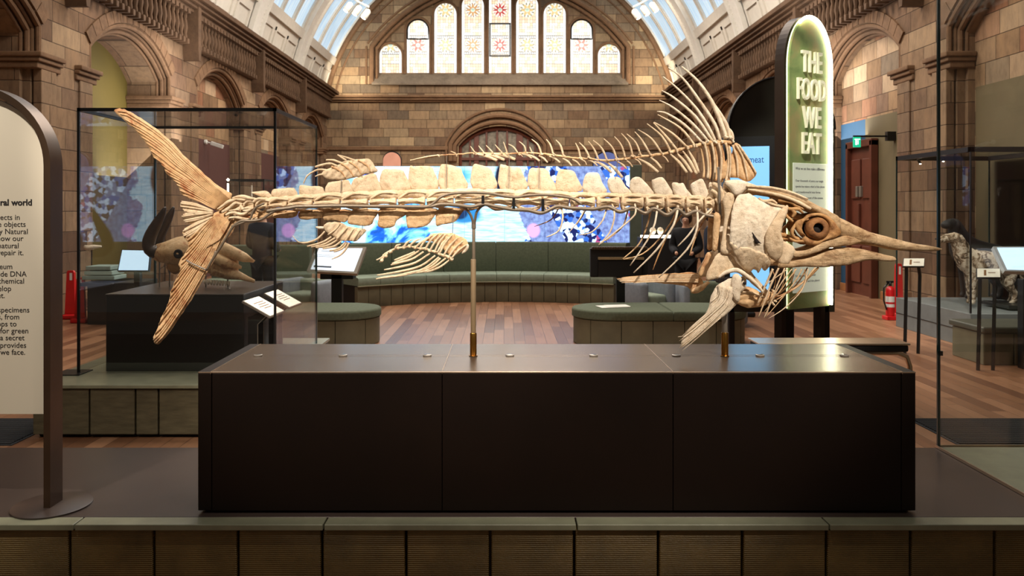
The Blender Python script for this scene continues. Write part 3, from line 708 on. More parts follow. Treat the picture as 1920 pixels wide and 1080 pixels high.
# ------------------------------------------------------------------ left text panel
YP = 3.6
def TP(px, py): return W(px, py, YP)
t = thing('text_panel', 'cream arch-topped text panel in a bronze frame at the left edge', 'sign', (TP(-44, 0).x, YP, PZ))
cx0, R0p = -44, 150
fo = [(-194, 948), (-194, 312)]+[(cx0-R0p*math.cos(PI*k/30), 312-R0p*math.sin(PI*k/30)) for k in range(1, 30)]+[(106, 312), (106, 948)]
fr = MB()
pts = [W(x, y, YP) for x, y in fo]; sec = []
for i, q in enumerate(pts):
    a = pts[max(0, i-1)]; b = pts[min(len(pts)-1, i+1)]; d = (b-a).normalized(); nrm = Vector((d.z, 0, -d.x))
    sec.append((q, nrm))
n = len(sec); vs = []
for q, nrm in sec:
    for o_, y_ in ((0, -.05), (0, .05), (.030, .05), (.030, -.05)): vs.append(q+nrm*o_+Vector((0, y_, 0)))
fs = []
for i in range(n-1):
    for k in range(4): fs.append((4*i+k, 4*i+(k+1) % 4, 4*i+4+(k+1) % 4, 4*i+4+k))
fr.add(vs, fs); obj('frame', fr, plain('bronze_frame', (84, 64, 48), .35, .6), t, 'auto')
bd = [(-183, 775), (-183, 320)]+[(cx0-137*math.cos(PI*k/30), 318-137*math.sin(PI*k/30)) for k in range(0, 31)]+[(92, 775)]
bd = [(W(x, y, YP).x, W(x, y, YP).z) for x, y in bd]
obj('board', MB().prism(bd, 'y', YP-.012, YP+.012), M['cream'], t)
for px in (98, -186): obj('base_disc', MB().lathe([(.165, 0), (.165, .006), (.16, .008), (.001, .008)], (W(px, 0, YP).x, YP, PZ+.001), seg=48), M['deck'], t, 'auto')
lines = [(385, 'the natural world', 63, 17, .004), (412, 'objects in', 40, 15, 0), (425, 'The objects', 51, 15, 0), (438.5, 'by Natural', 55, 15, 0), (451.5, 'to show our', 47, 15, 0), (465, 'natural', 38, 15, 0), (478, 'and repair it.', 47, 15, 0),
         (504, 'museum', 26, 15, 0), (518, 'decode DNA', 53, 15, 0), (531, 'chemical', 48, 15, 0), (545, 'develop', 24, 15, 0), (558, 'planet.', 12, 15, 0), (585, 'of specimens', 58, 15, 0), (598, 'ns, from', 39, 15, 0), (611, 'crops to', 34, 15, 0),
         (624, 'als for green', 56, 15, 0), (637, 'als a secret', 49, 15, 0), (651, 'and provides', 52, 15, 0), (664, 'ns we face.', 50, 15, 0)]
for y, s_, xr_, sz, b_ in lines:
    m = text_mb(s_, sz*.95*YP/F, W(xr_, y, YP)+Vector((0, -.0125, 0)), (1, 0, 0), (0, 0, 1), .0006, align='RIGHT', bold=.0012 if b_ else .0); obj('text_line', m, M['ink'], t)
# ------------------------------------------------------------------ left case on its platform
sp = thing('case_platform', 'low olive platform under the glass case of the horned skull', 'platform', (-2.7, 7.2, 0))
xa, xb = -3.60, -1.80
obj('slab', rr_box((xa-.02, 6.06, .385), (xb, 8.27, .412), .004), M['slab'], sp)
obj('core', rr_box((xa+.03, 6.14, 0), (xb-.03, 8.2, .385)), M['blackm'], sp)
bx = [-3.59, -3.42, -3.155, -2.805, -2.63, -2.28, -1.97, -1.81]
for a, b in zip(bx, bx[1:]): obj('face_panel', rr_box((a+.006, 6.085, .03), (b-.006, 6.15, .378), .008), M['block'], sp)
for k in range(6): obj('face_panel', rr_box((xb-.07, 6.16+k*.35, .03), (xb-.01, 6.50+k*.35, .378), .008), M['block'], sp)
def glass_case(name, label, x0, x1, y0, y1, z0, z1, rail=.02, frame=True, gt=.010, cat='display case', postw=.014, top=True, gm_=None):
    g = thing(name, label, cat, ((x0+x1)/2, (y0+y1)/2, z0))
    for a, b in (((x0, y0), (x1, y0+gt)), ((x0, y1-gt), (x1, y1)), ((x0, y0+gt), (x0+gt, y1-gt)), ((x1-gt, y0+gt), (x1, y1-gt))):
        obj('glass_pane', MB().box((a[0]+.001, a[1]+.001, z0+.002), (b[0]-.001, b[1]-.001, z1-.004)), gm_ or M['glass'], g)
    if top: obj('glass_top', MB().box((x0+.012, y0+.012, z1-.012), (x1-.012, y1-.012, z1-.002)), gm_ or M['glass'], g)
    f = MB(); r = rail
    if frame:
        for (a, b) in (((x0, y0), (x1, y0+r)), ((x0, y1-r), (x1, y1)), ((x0, y0), (x0+r, y1)), ((x1-r, y0), (x1, y1))): f.box((a[0]-.002, a[1]-.002, z1-r*1.2), (b[0]+.002, b[1]+.002, z1+.003))
        obj('top_rail', f, M['black'], g)
    for x in (x0, x1-postw):
        for y in (y0, y1-postw): obj('corner_post', MB().box((x-.002, y-.002, z0), (x+postw+.002, y+postw+.002, z1)), M['glassedge'] if y > y0 or not frame else M['black'], g)
    return g
gc = glass_case('display_case', 'tall glass case around the horned skull, left behind the plinth', -3.467, -1.855, 6.5, 7.94, .412, 2.565)
obj('base_clip', MB().box((-3.62, 6.40, .413), (-3.40, 6.62, .420), .002), M['black'], gc)
pd = thing('skull_plinth', 'black box plinth inside the left glass case under the horned skull', 'plinth', (-2.7, 7.2, .412))
obj('body', rr_box((-3.27, 6.57, .413), (-2.14, 7.75, 1.035), .006), M['black'], pd)
obj('top', rr_box((-3.275, 6.565, 1.036), (-2.135, 7.755, 1.048), .004), plain('grey_brown_top', (74, 66, 60), .28, .3), pd)
def label_stand(x, y, lab):
    s = thing('label_stand', lab, 'label stand', (x, y, .412), 'label stands in the skull case')
    d = Vector((.11, 0, -.062)); w_ = Vector((.01, .17, 0)); nn = d.cross(w_).normalized()
    c = Vector((x, y, .93))
    obj('plate', MB().obox(c, d*1.04, w_*1.04, nn*.010, .004), M['steel'], s)
    q = obj('label', MB().obox(c-nn*.011 if nn.z < 0 else c+nn*.011, d*.96, w_*.96, nn*.002), M['labelglow'], s)
    pr = MB()
    for dy in (-.10, .05):
        pr.add([(x-.10, y+dy, .42), (x-.02, y+dy, .42), (x-.02, y+dy, .80), (x+.06, y+dy, .88), (x+.02, y+dy, .90), (x-.10, y+dy, .86)], [(0, 1, 2, 3, 4, 5)])
        pr.add([(x-.10, y+dy+.012, .42), (x-.02, y+dy+.012, .42), (x-.02, y+dy+.012, .80), (x+.06, y+dy+.012, .88), (x+.02, y+dy+.012, .90), (x-.10, y+dy+.012, .86)], [(0, 1, 2, 3, 4, 5)])
        e = MB()
    obj('bracket', pr, M['black'], s)
    obj('bracket_edge', MB().tube([(x-.02, y-.10, .42), (x-.02, y-.10, .80), (x+.06, y-.10, .88)], .004, 5).tube([(x-.02, y+.055, .42), (x-.02, y+.055, .80), (x+.06, y+.055, .88)], .004, 5), M['steel'], s)
    tx = MB()
    for k in range(4):
        tx.obox(c+(nn if nn.z > 0 else -nn)*.0135+d*(-.45+.22*k)+w_*(.1 if k % 2 else -.02), d*.03, w_*(.5 if k % 2 else .62), nn*.0006)
    obj('print', tx, plain('sepia_print', (150, 96, 60), .7), s)
label_stand(-2.0, 6.66, 'lit angled label, the nearer of two in the skull case'); label_stand(-2.0, 7.24, 'lit angled label, the farther of two in the skull case')
cl = thing('case_spotlight', 'tiny black spotlight under the top rail of the skull case', 'light', (-2.25, 6.9, 2.53))
obj('head', MB().tube([W(446, 209, 6.9), W(440, 216, 6.9)], .022, 8), M['black'], cl); obj('bracket', MB().box(W(444, 211, 6.9)+Vector((-.01, -.01, -.01)), W(455, 205, 6.9)+Vector((0, .01, .01))), M['black'], cl)
# horned skull
def loft(mb, secs, Yc, seg=14, px=True, rough=0):
    """secs: (x, top, bottom, half depth) in photo-measured units at distance Yc"""
    vs = []; fs = []
    for (x, t_, b_, hd, *sh) in secs:
        k = sh[0] if sh else 0; a = W(x, t_, Yc+k); b = W(x, b_, Yc+k); c = (a+b)/2; hz = (a.z-b.z)/2
        for j in range(seg):
            th = 2*PI*j/seg; vs.append(Vector((c.x, Yc+k-math.cos(th)*hd, c.z+math.sin(th)*hz)))
    for i in range(len(secs)-1):
        for j in range(seg): fs.append((i*seg+j, i*seg+(j+1) % seg, (i+1)*seg+(j+1) % seg, (i+1)*seg+j))
    fs += [tuple(range(seg)), tuple((len(secs)-1)*seg+j for j in range(seg))]
    s0 = len(mb.v); mb.add(vs, fs)
    if rough: mb.rough(rough, 25, s0)
    return mb
sk = thing('horned_skull', 'mounted cattle skull with long dark upswept horn inside left glass case', 'skull', (-2.6, 7.2, 1.05))
YS = 7.15
m = MB(); loft(m, [(288, 460, 484, .05), (300, 455, 492, .12), (322, 450, 494, .16), (345, 441, 498, .16), (372, 446, 508, .13), (405, 457, 518, .11), (430, 464, 521, .08), (448, 472, 520, .05)], YS, 22, rough=.03)
obj('cranium', m, M['bone_w'], sk, True, 1)
m = MB()
for dy in (-.05, .06):
    m.tube([W(415, 468, YS+dy), W(440, 476, YS+dy), W(458, 484, YS+dy), W(475, 490, YS+dy)], [.07, .055, .035, .012], 8)
    m.tube([W(400, 505, YS+dy), W(430, 512, YS+dy), W(455, 520, YS+dy), W(476, 527, YS+dy)], [.06, .06, .03, .01], 8)
m.tube([W(400, 482, YS-.1), W(425, 494, YS-.09), W(453, 500, YS-.06)], [.05, .045, .012], 8)
obj('muzzle_bone', m.rough(.02, 22), M['bone_w'], sk, True)
for dy, dx in ((-.12, 0), (.5, 16)):
    Yh = YS+dy*.6
    obj('horn', MB().tube([W(300+dx, 470, YS+dy*.3), W(284+dx, 474, Yh), W(276+dx, 462, Yh), W(282+dx, 440, Yh), W(294+dx, 420, Yh), W(304+dx, 402, Yh), W(311+dx, 386, Yh)], [.065, .07, .066, .056, .046, .034, .010], 12).rough(.006, 40), M['horn'], sk, True, 1)
obj('eye_socket_shade', MB().lathe([(.034, -.03), (.042, .0), (.036, .012), (.02, .004), (.003, .0)], W(334, 476, YS-.155), (0, -1, .1), 14), M['dark_brown'], sk, True)  # dark disc painted in for the shade inside the socket
obj('lower_back_bone', MB().tube([W(318, 492, YS), W(330, 500, YS), W(345, 498, YS)], [.05, .07, .05], 10).rough(.02, 30), M['bone_b'], sk, True)
m = MB()
for k in range(9): m.lathe([(.012, 0), (.014, -.02), (.006, -.045)], W(385+k*5.5, 524+k*.4, YS-.05), (0, 0, 1), 6)
obj('teeth', m, M['bone_l'], sk, True)
m = MB()
for px in (299, 318, 386, 427): m.tube([W(px, 505 if px > 320 else 470, YS), (W(px, 0, YS).x, YS, 1.048)], .006, 6)
m.tube([W(299, 505, YS), W(312, 496, YS), W(318, 515, YS)], .004, 6)
obj('mount_rod', m, M['steel'], sk)
# ------------------------------------------------------------------ right foreground glass case
g2 = glass_case('display_case', 'large glass case at the right edge standing on the dark platform', 2.42, 4.35, 2.9, 4.47, .414, 3.35, frame=False, postw=.010, gm_=M['glass2'])
obj('floor_slab', rr_box((2.432, 2.92, .413), (4.33, 4.455, .422), .002), M['slab'], g2)
f = MB(); 
for a, b in (((2.412, 2.9), (2.420, 4.475)), ((2.412, 4.472), (4.35, 4.480))): f.box((a[0], a[1], .414), (b[0], b[1], .428))
obj('base_rail', f, M['edge'], g2)
obj('corner_clip', MB().box((2.425, 4.455, .93), (2.445, 4.475, .955)), M['black'], g2)
# leaning rail just behind the plinth at the right
lr = thing('leaning_rail', 'metal leaning rail with bent end bracket behind the plinth on the right', 'rail', (2.0, 5.0, 0))
A = W(1416, 639, 4.95); B = W(1676, 637, 5.05)
obj('rail_bar', MB().box((A.x, 4.86, A.z-.055), (B.x, 5.06, A.z-.012), .012), M['blackm'], lr)
obj('rail_top', MB().box((A.x-.01, 4.85, A.z-.012), (B.x+.005, 5.07, A.z), .004), M['edge'], lr)
br = MB().tube([(B.x-.32, 4.96, A.z-.075), (B.x-.02, 4.96, A.z-.075), (B.x+.035, 4.96, A.z-.10), (B.x+.055, 4.96, A.z-.16), (B.x+.06, 4.96, .0)], .016, 8)
obj('end_bracket', br, M['edge'], lr, True); obj('leg', MB().box((A.x+.1, 4.93, 0), (A.x+.15, 4.98, A.z-.055), .005), M['blackm'], lr)
# mats
for (x0, x1, lab, k) in ((-5.9, -3.63, 'dark ribbed entrance mat at the left beside the low olive platform', 0), (3.35, 6.2, 'dark ribbed entrance mat on the oak floor at the right', 1)):
    m = MB(); y = 5.92
    m.box((x0, 5.9, .001), (x1, 6.62, .006))
    while y < 6.6: m.box((x0+.02, y, .006), (x1-.02, y+.018, .016), .002); y += .034
    tag(obj('entrance_mat', m, M['rubber']), lab, 'mat')
# ------------------------------------------------------------------ tall green sign
def sign_frame(c, ang):
    xd = Vector((math.cos(ang), math.sin(ang), 0)); return Vector(c), xd, Vector((0, 0, 1)), xd.cross(Vector((0, 0, 1)))
sg = thing('tall_sign', 'tall narrow green arch-topped sign with raised white words and lit right edge', 'sign', (2.66, 7.1, 0))
ang = math.radians(32); C0, xd, zd, nd = sign_frame((2.70, 7.13, 0), ang)
if nd.y > 0: nd = -nd
def SP(u, z, d=0): return C0+xd*u+zd*z+nd*d
hwid = .285; ztop = 3.45; zbot = .86
def arch_prism(hw_, z0, zt, d0, d1, flat=1.55):
    zs = zt-hw_*flat; o_ = [(-hw_, z0), (hw_, z0)]+[(hw_*math.cos(PI*k/28), zs+hw_*flat*math.sin(PI*k/28)) for k in range(29)]
    n = len(o_); mb = MB(); mb.add([SP(u, z, d0) for u, z in o_]+[SP(u, z, d1) for u, z in o_], [tuple(range(n)), tuple(range(2*n-1, n-1, -1))]+[(i, (i+1) % n, n+(i+1) % n, n+i) for i in range(n)]); return mb
gm = NT('mottled_green_panel'); n1 = gm.noise(scale=3.2, det=7, dist=.6)
gm.fin(gm.ramp(n1, [(.3, lin(96, 124, 70)), (.48, lin(140, 160, 100)), (.62, lin(172, 160, 108)), (.78, lin(120, 144, 84))]), .6)
obj('face', arch_prism(hwid-.012, zbot+.01, ztop-.012, .0, .03), gm.m, sg)
obj('casing', arch_prism(hwid+.012, zbot, ztop+.012, -.11, -.012), plain('sign_casing', (58, 46, 38), .4, .4), sg)
m = MB(); zs = ztop-hwid*1.55
path = [(hwid, zbot+.02), (hwid, zs)]+[(hwid*math.cos(PI*k/28), zs+hwid*1.55*math.sin(PI*k/28)) for k in range(1, 20)]
m.tube([SP(u-.004, z, .045) for u, z in path], .013, 6)
obj('light_strip', m, plain('edge_light', (255, 250, 216), .5, var=.01, em=22), sg)
m = MB(); path = [(-hwid, zbot+.02), (-hwid, zs)]+[(-hwid*math.cos(PI*k/28), zs+hwid*1.55*math.sin(PI*k/28)) for k in range(1, 12)]
m.tube([SP(u, z, .012) for u, z in path], .006, 6); obj('light_strip', m, plain('edge_light_dim', (236, 250, 200), .5, var=.01, em=1.2), sg)
for wd, zz, wdt in (('THE', 2.955, .275), ('FOOD', 2.71, .385), ('WE', 2.465, .245), ('EAT', 2.235, .255)):
    m = text_mb(wd, .27, SP(.0, zz-.0, .050), xd, zd, .012, width=wdt, align='CENTER', bold=.0015)
    o = obj('raised_word', m, plain('ivory_letter_'+wd.lower(), (244, 240, 206), .4, var=.02, em=.3), sg)
obj('text_plate', MB().obox(SP(.0, 1.58, .034), xd*.235, zd*.57, nd*.004, .003), plain('faint_glow_plate', (216, 222, 202), .5, var=.02, em=.3), sg)  # faint glow added to make the plate look paler
m = MB(); rows = [('What we eat does make a difference', 2.02, .40, .034), ('Over thousands of years, our single', 1.915, .38, .028), ('species has taken a third of the planet', 1.865, .40, .028), ('and transformed it into farms', 1.815, .34, .028), ('and harvested most of the oceans.', 1.765, .38, .028), ('Feeding solutions will', 1.08, .27, .028), ('need supplies and the planet', 1.03, .33, .028)]
for s_, z, wdt, sz in rows:
    q = text_mb(s_, sz, SP(-.205, z+.07, .0385), xd, zd, .0004, width=wdt); obj('text_line', q, M['ink'], sg)
for u in (-hwid-.0, hwid-.035): obj('leg', MB().obox(SP(u, (zbot+.1)/2, -.06), xd*.028, zd*(zbot+.1)/2, nd*.04), M['metal_dark'], sg)
# ------------------------------------------------------------------ dark arch board with a screen
ab = thing('arch_screen_board', 'dark olive arch-topped board with cyan screen beside green sign', 'display board', (2.83, 8.1, 0))
C0b = C0; 
YA = 8.0
ob = [(1367, 585), (1367, 243)]+[(1466-99*math.cos(PI*k/24), 243-99*math.sin(PI*k/24)) for k in range(25)]+[(1565, 585)]
ob = [(W(a, b, YA).x, W(a, b, YA).z) for a, b in ob]
obj('board', MB().prism(ob, 'y', YA, YA+.12), plain('dark_olive_board', (44, 38, 26), .6), ab)
obj('edge_trim', MB().tube([(a, YA-.005, b) for a, b in ob[1:-1]], .012, 6), M['metal_dark'], ab)
q0 = W(1352, 264, YA-.1); q1 = W(1449, 582, YA-.1)
def skewbox(x0, x1, z0, z1, ya, yb, d, mb=None):     # front face swung so that the left side is farther away
    mb = mb or MB(); mb.add([(x0, ya, z0), (x1, yb, z0), (x1, yb, z1), (x0, ya, z1), (x0, ya+d, z0), (x1, yb+d, z0), (x1, yb+d, z1), (x0, ya+d, z1)], [(0, 1, 2, 3), (7, 6, 5, 4), (0, 4, 5, 1), (1, 5, 6, 2), (2, 6, 7, 3), (3, 7, 4, 0)]); return mb
xs0, xs1 = 2.19, 2.68
obj('monitor', skewbox(xs0, xs1, .82, 2.46, 7.94, 7.80, .12), M['black'], ab)
obj('monitor_screen', skewbox(xs0+.05, xs1-.09, .9, 2.36, 7.93, 7.82, .02).xf(Matrix.Translation((0, -.012, 0))), M['screencyan'], ab)
q = text_mb('act of meat', .095, (2.22, 7.895, 2.20), (1, -.22, 0), (0, 0, 1), .001, width=.33); q2 = text_mb('ng?', .095, (2.33, 7.865, 2.07), (1, -.22, 0), (0, 0, 1), .001, width=.12)
lm = plain('blue_lettering', (30, 90, 150), .5); obj('text_line', q, lm, ab); obj('text_line', q2, lm, ab)
obj('leg', MB().box((2.68, 7.74, 0), (2.81, 7.9, 2.62), .01), M['metal_dark'], ab)
for x in (2.25, 3.2): obj('foot', MB().box((x, 8.0, 0), (x+.06, 8.12, .86), .01), M['metal_dark'], ab)
# ------------------------------------------------------------------ LED wall and curved bench
YW = 16.0
def WP(px, py): return W(px, py, YW)
a = WP(640, 455); b = WP(1180, 314)
lw = thing('led_wall', 'long bright LED wall with blue and white pictures behind curved bench', 'screen', ((a.x+b.x)/2, YW, 0))
obj('led_screen', MB().box((a.x, YW-.03, a.z), (b.x, YW+.02, b.z+.02)).xf(Matrix.Identity(4)), M['led'], lw).location = (0, 0, 0)
c = WP(1203, 314)
obj('housing', MB().box((a.x-.02, YW+.025, 0), (c.x, YW+.5, b.z+.03), .01).box((b.x+.01, YW-.04, 0), (c.x, YW+.03, b.z+.05), .01), plain('sage_housing', (84, 90, 74), .7), lw)
for px, w_, top, nm, colr, lab in ((735, 17.5, 283, 'sign_reflection', (214, 150, 124), 'small pink arch-topped sign reflection built as a panel above the bright LED wall'), (1138, 27, 283, 'sign_reflection', (92, 104, 160), 'blue arch-topped sign reflection built as a panel above the right end of LED wall')):
    X0 = W(px, 0, 17).x; hw_ = w_*17/F; zt = CH-(top-HY)*17/F
    g = thing(nm, lab, 'sign', (X0, 17, 0))
    o_ = arched(X0, hw_, .02, zt+.0, 20)
    mt = plain(nm+str(px), colr, .5, em=.55)  # reflections of signage modelled as boards, with glow put into the material
    obj('board', MB().prism([(u, v) for u, v in arched(X0, hw_*.94, .05, zt-.03, 20)], 'y', 16.96, 17.0), mt, g)
    obj('frame', MB().prism(o_, 'y', 17.0, 17.08), M['black'], g)
cb = thing('curved_bench', 'long curved sage bench with tall back below the LED wall', 'bench', (0, 15.2, 0))
BC = (0.0, 11.0)
def arcbox(r0, r1, a0_, a1_, z0, z1, bev=.0, n=4):
    mb = MB(); vs = []; fs = []
    prof = [(r0, z0), (r1, z0), (r1, z1), (r0, z1)] if not bev else [(r0+bev*.3, z0), (r1, z0), (r1, z1-bev), (r1-bev*.3, z1-bev*.3), (r1-bev, z1), (r0+bev, z1), (r0+bev*.3, z1-bev*.3), (r0, z1-bev), (r0, z0+bev*.5)]
    k = len(prof)
    for i in range(n+1):
        t_ = a0_+(a1_-a0_)*i/n
        for r, z in prof: vs.append((BC[0]+r*math.sin(t_), BC[1]+r*math.cos(t_), z))
    for i in range(n):
        for j in range(k): fs.append((i*k+j, i*k+(j+1) % k, (i+1)*k+(j+1) % k, (i+1)*k+j))
    fs += [tuple(range(k)), tuple(n*k+j for j in range(k))]; return mb.add(vs, fs)
NS = 11; a_s, a_e = -.70, .52
for i in range(NS):
    t0 = a_s+(a_e-a_s)*i/NS; t1 = a_s+(a_e-a_s)*(i+1)/NS
    obj('seat_cushion', arcbox(3.97, 4.62, t0+.001, t1-.001, .385, .53, .04), M['seat'], cb, 'auto')
    if i % 2 == 0 and i < NS-0:
        t2 = min(a_e, a_s+(a_e-a_s)*(i+2)/NS); obj('back_cushion', arcbox(4.60, 4.80, t0+.001, t2-.001, .40, 1.10, .03, 6), M['fabric'], cb, 'auto')
    for h_ in (0, 1):
        u0 = t0+(t1-t0)*h_/2; obj('base_panel', arcbox(4.0, 4.1, u0+.0012, u0+(t1-t0)/2-.0012, .0, .365, .008, 2), M['fabric2'], cb, 'auto')
obj('core', arcbox(4.06, 4.75, a_s+.005, a_e-.005, 0, .38, 0, 20), M['blackm'], cb)
obj('piping', arcbox(3.955, 4.0, a_s, a_e, .372, .386, 0, 40), plain('pale_piping', (160, 158, 130), .7), cb)
# ottomans
def capsule(x0, x1, y0, y1, k=14):
    r = (y1-y0)/2; cy = (y0+y1)/2
    return [(x1-r+r*math.sin(PI*i/k), cy-r*math.cos(PI*i/k)) for i in range(k+1)]+[(x0+r-r*math.sin(PI*i/k), cy+r*math.cos(PI*i/k)) for i in range(k+1)]
def inset(poly, d):
    n = len(poly); o_ = []
    for i in range(n):
        a = Vector(poly[i-1]); b = Vector(poly[(i+1) % n]); t_ = (b-a).normalized(); o_.append((poly[i][0]-t_.y*d, poly[i][1]+t_.x*d))
    return o_
def puff(poly, z0, z1, rnd, mb=None):
    mb = mb or MB(); n = len(poly); lv = [(0.012, z0), (0, z0+.012), (0, z1-rnd)]+[(rnd*(1-math.cos(PI/2*k/5)), z1-rnd+rnd*math.sin(PI/2*k/5)) for k in range(1, 6)]+[(rnd*2.5, z1+.006)]
    vs = [(u, v, z) for d, z in lv for u, v in inset(poly, d)]; fs = [(i*n+j, i*n+(j+1) % n, (i+1)*n+(j+1) % n, (i+1)*n+j) for i in range(len(lv)-1) for j in range(n)]
    fs += [tuple(range(n)), tuple((len(lv)-1)*n+j for j in range(n))]; return mb.add(vs, fs)
def clipx(poly, x, keep_less):
    o_ = []; n = len(poly)
    for i in range(n):
        a, b = poly[i], poly[(i+1) % n]; ia = (a[0] <= x) == keep_less; ib = (b[0] <= x) == keep_less
        if ia: o_.append(a)
        if ia != ib: t_ = (x-a[0])/(b[0]-a[0]); o_.append((x, a[1]+(b[1]-a[1])*t_))
    return o_
def ottoman(x0, x1, y0, y1, lab, seamx=None):
    g = thing('ottoman', lab, 'ottoman', ((x0+x1)/2, (y0+y1)/2, 0))
    P = capsule(x0, x1, y0, y1); zt = .46
    if seamx:
        obj('cushion', puff(clipx(P, seamx-.004, True), .345, zt, .03), M['fabric'], g, 'auto'); obj('cushion', puff(clipx(P, seamx+.004, False), .345, zt, .03), M['fabric'], g, 'auto')
    else: obj('cushion', puff(P, .345, zt, .035), M['fabric'], g, 'auto')
    I = inset(P, .02); n = len(I)
    obj('plinth_base', MB().prism(inset(P, .05), 'z', 0, .34), M['blackm'], g)
    # base panels of equal length round the outline
    pts = [Vector(q) for q in I]; seg = [(pts[(i+1) % n]-pts[i]).length for i in range(n)]; T = sum(seg); N_ = max(6, round(T/.41)); 
    def at(s_):
        s_ %= T
        for i in range(n):
            if s_ <= seg[i] or i == n-1: return pts[i]+(pts[(i+1) % n]-pts[i])*(s_/max(seg[i], 1e-6))
            s_ -= seg[i]
    for k in range(N_):
        m = MB(); fl = [at(T*(k+.012+.976*j/8)/N_) for j in range(9)]; inn = []
        cc = Vector(((x0+x1)/2, (y0+y1)/2))
        for j, q in enumerate(fl):
            tt = (fl[min(j+1, 8)]-fl[max(j-1, 0)]).normalized(); inn.append(q+Vector((-tt.y, tt.x))*.03)
        ring = fl+inn[::-1]; m.prism([(q.x, q.y) for q in ring], 'z', .01, .335); obj('base_panel', m, M['fabric2'], g, 'auto')
    return g
ottoman(.89, 3.16, 10.0, 11.0, 'long green ottoman with two cushions behind right half of plinth', 2.12)
ottoman(-3.1, -1.615, 10.0, 11.0, 'rounded green ottoman behind the left end of the plinth')
bk = MB()
c0 = Vector((1.42, 10.45, .472)); bk.obox(c0, Vector((.19, .05, 0)), Vector((-.03, .12, 0)), Vector((0, 0, .002))); bk.obox(c0+Vector((.06, .02, .005)), Vector((.15, .03, .0)), Vector((-.02, .10, 0)), Vector((0, 0, .0025)))
tag(obj('leaflet', bk, M['paper']), 'white folded leaflet lying on the long green ottoman', 'leaflet')
# sofas and armchairs
def armchair(x, y, w_, rz, lab, m1, m2, back=.80):
    g = thing('armchair', lab, 'armchair', (0, 0, 0), None)
    obj('seat', MB().box((-w_/2+.08, -.32, .16), (w_/2-.08, .30, .44), .05), m1, g, 'auto')
    obj('backrest', MB().box((-w_/2, .22, .05), (w_/2, .42, back), .06), m1, g, 'auto')
    for s_ in (-1, 1): obj('armrest', MB().box((s_*w_/2-.07, -.36, .05), (s_*w_/2+.07, .40, .64), .06), m2, g, 'auto')
    obj('base', MB().box((-w_/2, -.3, 0), (w_/2, .38, .08)), M['blackm'], g)
    g.location = (x, y, 0); g.rotation_euler.z = rz; return g
armchair(2.2, 12.4, .5, math.radians(25), 'small sage armchair with blue-grey arms behind the long ottoman', M['seat'], M['greyfab'], .66)
armchair(3.12, 12.1, .8, math.radians(178), 'wide olive armchair seen from behind beside the small sage armchair', M['fabric'], M['greyfab'], .68)
armchair(-3.1, 12.6, .7, math.radians(-20), 'blue-grey rounded armchair left of the tilted white touch screen', M['seat'], M['greyfab'], .62)
# ------------------------------------------------------------------ kiosks
k1 = thing('touch_screen_kiosk', 'white tilted touch screen on black post in front of curved bench', 'kiosk', (-2.2, 11.6, 0))
YK = 11.6
c = [W(575, 508, YK-.05), W(669, 513, YK-.10), W(687, 463, YK+.15), W(593, 462, YK+.2)]
def slab4(c, th, g=0):
    n_ = (c[1]-c[0]).cross(c[3]-c[0]).normalized(); n_ = n_ if n_.y < 0 else -n_
    ctr = sum(c, Vector())/4; c = [q+(ctr-q).normalized()*g for q in c]
    return MB().add([q for q in c]+[q-n_*th for q in c], [(0, 1, 2, 3), (7, 6, 5, 4), (0, 4, 5, 1), (1, 5, 6, 2), (2, 6, 7, 3), (3, 7, 4, 0)]), n_
m, nn = slab4(c, .06); obj('screen_frame', m, plain('taupe_frame', (150, 140, 124), .4), k1)
m, nn = slab4(c, .004, .06); m.xf(Matrix.Translation(nn*.004)); obj('screen', m, plain('white_screen', (218, 230, 242), .3, var=.01, em=1.25), k1)
cc = sum(c, Vector())/4; xd_ = (c[1]-c[0]).normalized(); ud_ = (c[3]-c[0]).normalized()
m = MB()
for u, v, L_, h_ in ((-.12, .13, .30, .010), (-.14, .06, .42, .006), (.2, .06, .06, .006), (-.14, .035, .36, .006)): m.obox(cc+xd_*u+ud_*v+nn*.006, xd_*L_/2, ud_*h_, nn*.001)
obj('screen_print', m, plain('pale_grey_print', (170, 180, 190), .5, em=.6), k1); obj('screen_button', MB().obox(cc-xd_*.16-ud_*.14+nn*.006, xd_*.13, ud_*.014, nn*.001), plain('grey_button', (90, 96, 110), .5), k1)
obj('screen_housing', MB().box(W(600, 512, YK), W(668, 521, YK+.25), .01), M['black'], k1)
obj('post', MB().box((W(621, 0, YK).x, YK, 0), (W(641, 0, YK).x, YK+.12, .80), .005), M['black'], k1)
k2 = thing('touch_screen_kiosk', 'dark kiosk seen from behind at right of the curved bench', 'kiosk', (1.67, 11.2, 0)); YK = 11.2
obj('screen_back', MB().box(W(1107, 520, YK), W(1213, 466, YK+.1), .02), M['blackm'], k2); obj('lower_box', MB().box(W(1122, 519, YK-.06), W(1202, 488, YK), .01), M['black'], k2)
m = MB()
for k in range(22): m.box(W(1110+k*4.7, 468, YK-.02), W(1113+k*4.7, 462.5, YK+.05))
m.box(W(1107, 467, YK-.02), W(1215, 465, YK+.08)); obj('vent_grille', m, plain('bronze_grille', (110, 90, 68), .4, .5), k2)
obj('trim_strip', MB().box(W(1122, 487, YK-.07), W(1206, 482, YK)), plain('tan_strip', (150, 126, 92), .4), k2)
obj('post', MB().box((W(1156, 0, YK).x, YK, 0), (W(1172, 0, YK).x, YK+.1, .9), .005), M['black'], k2)
k3 = thing('touch_screen_kiosk', 'pale blue tilted screen seen through the left glass case', 'kiosk', (-4.6, 9.9, 0)); YK = 9.9
c = [W(220, 508, YK), W(279, 508, YK), W(283, 469, YK+.15), W(228, 468, YK+.15)]
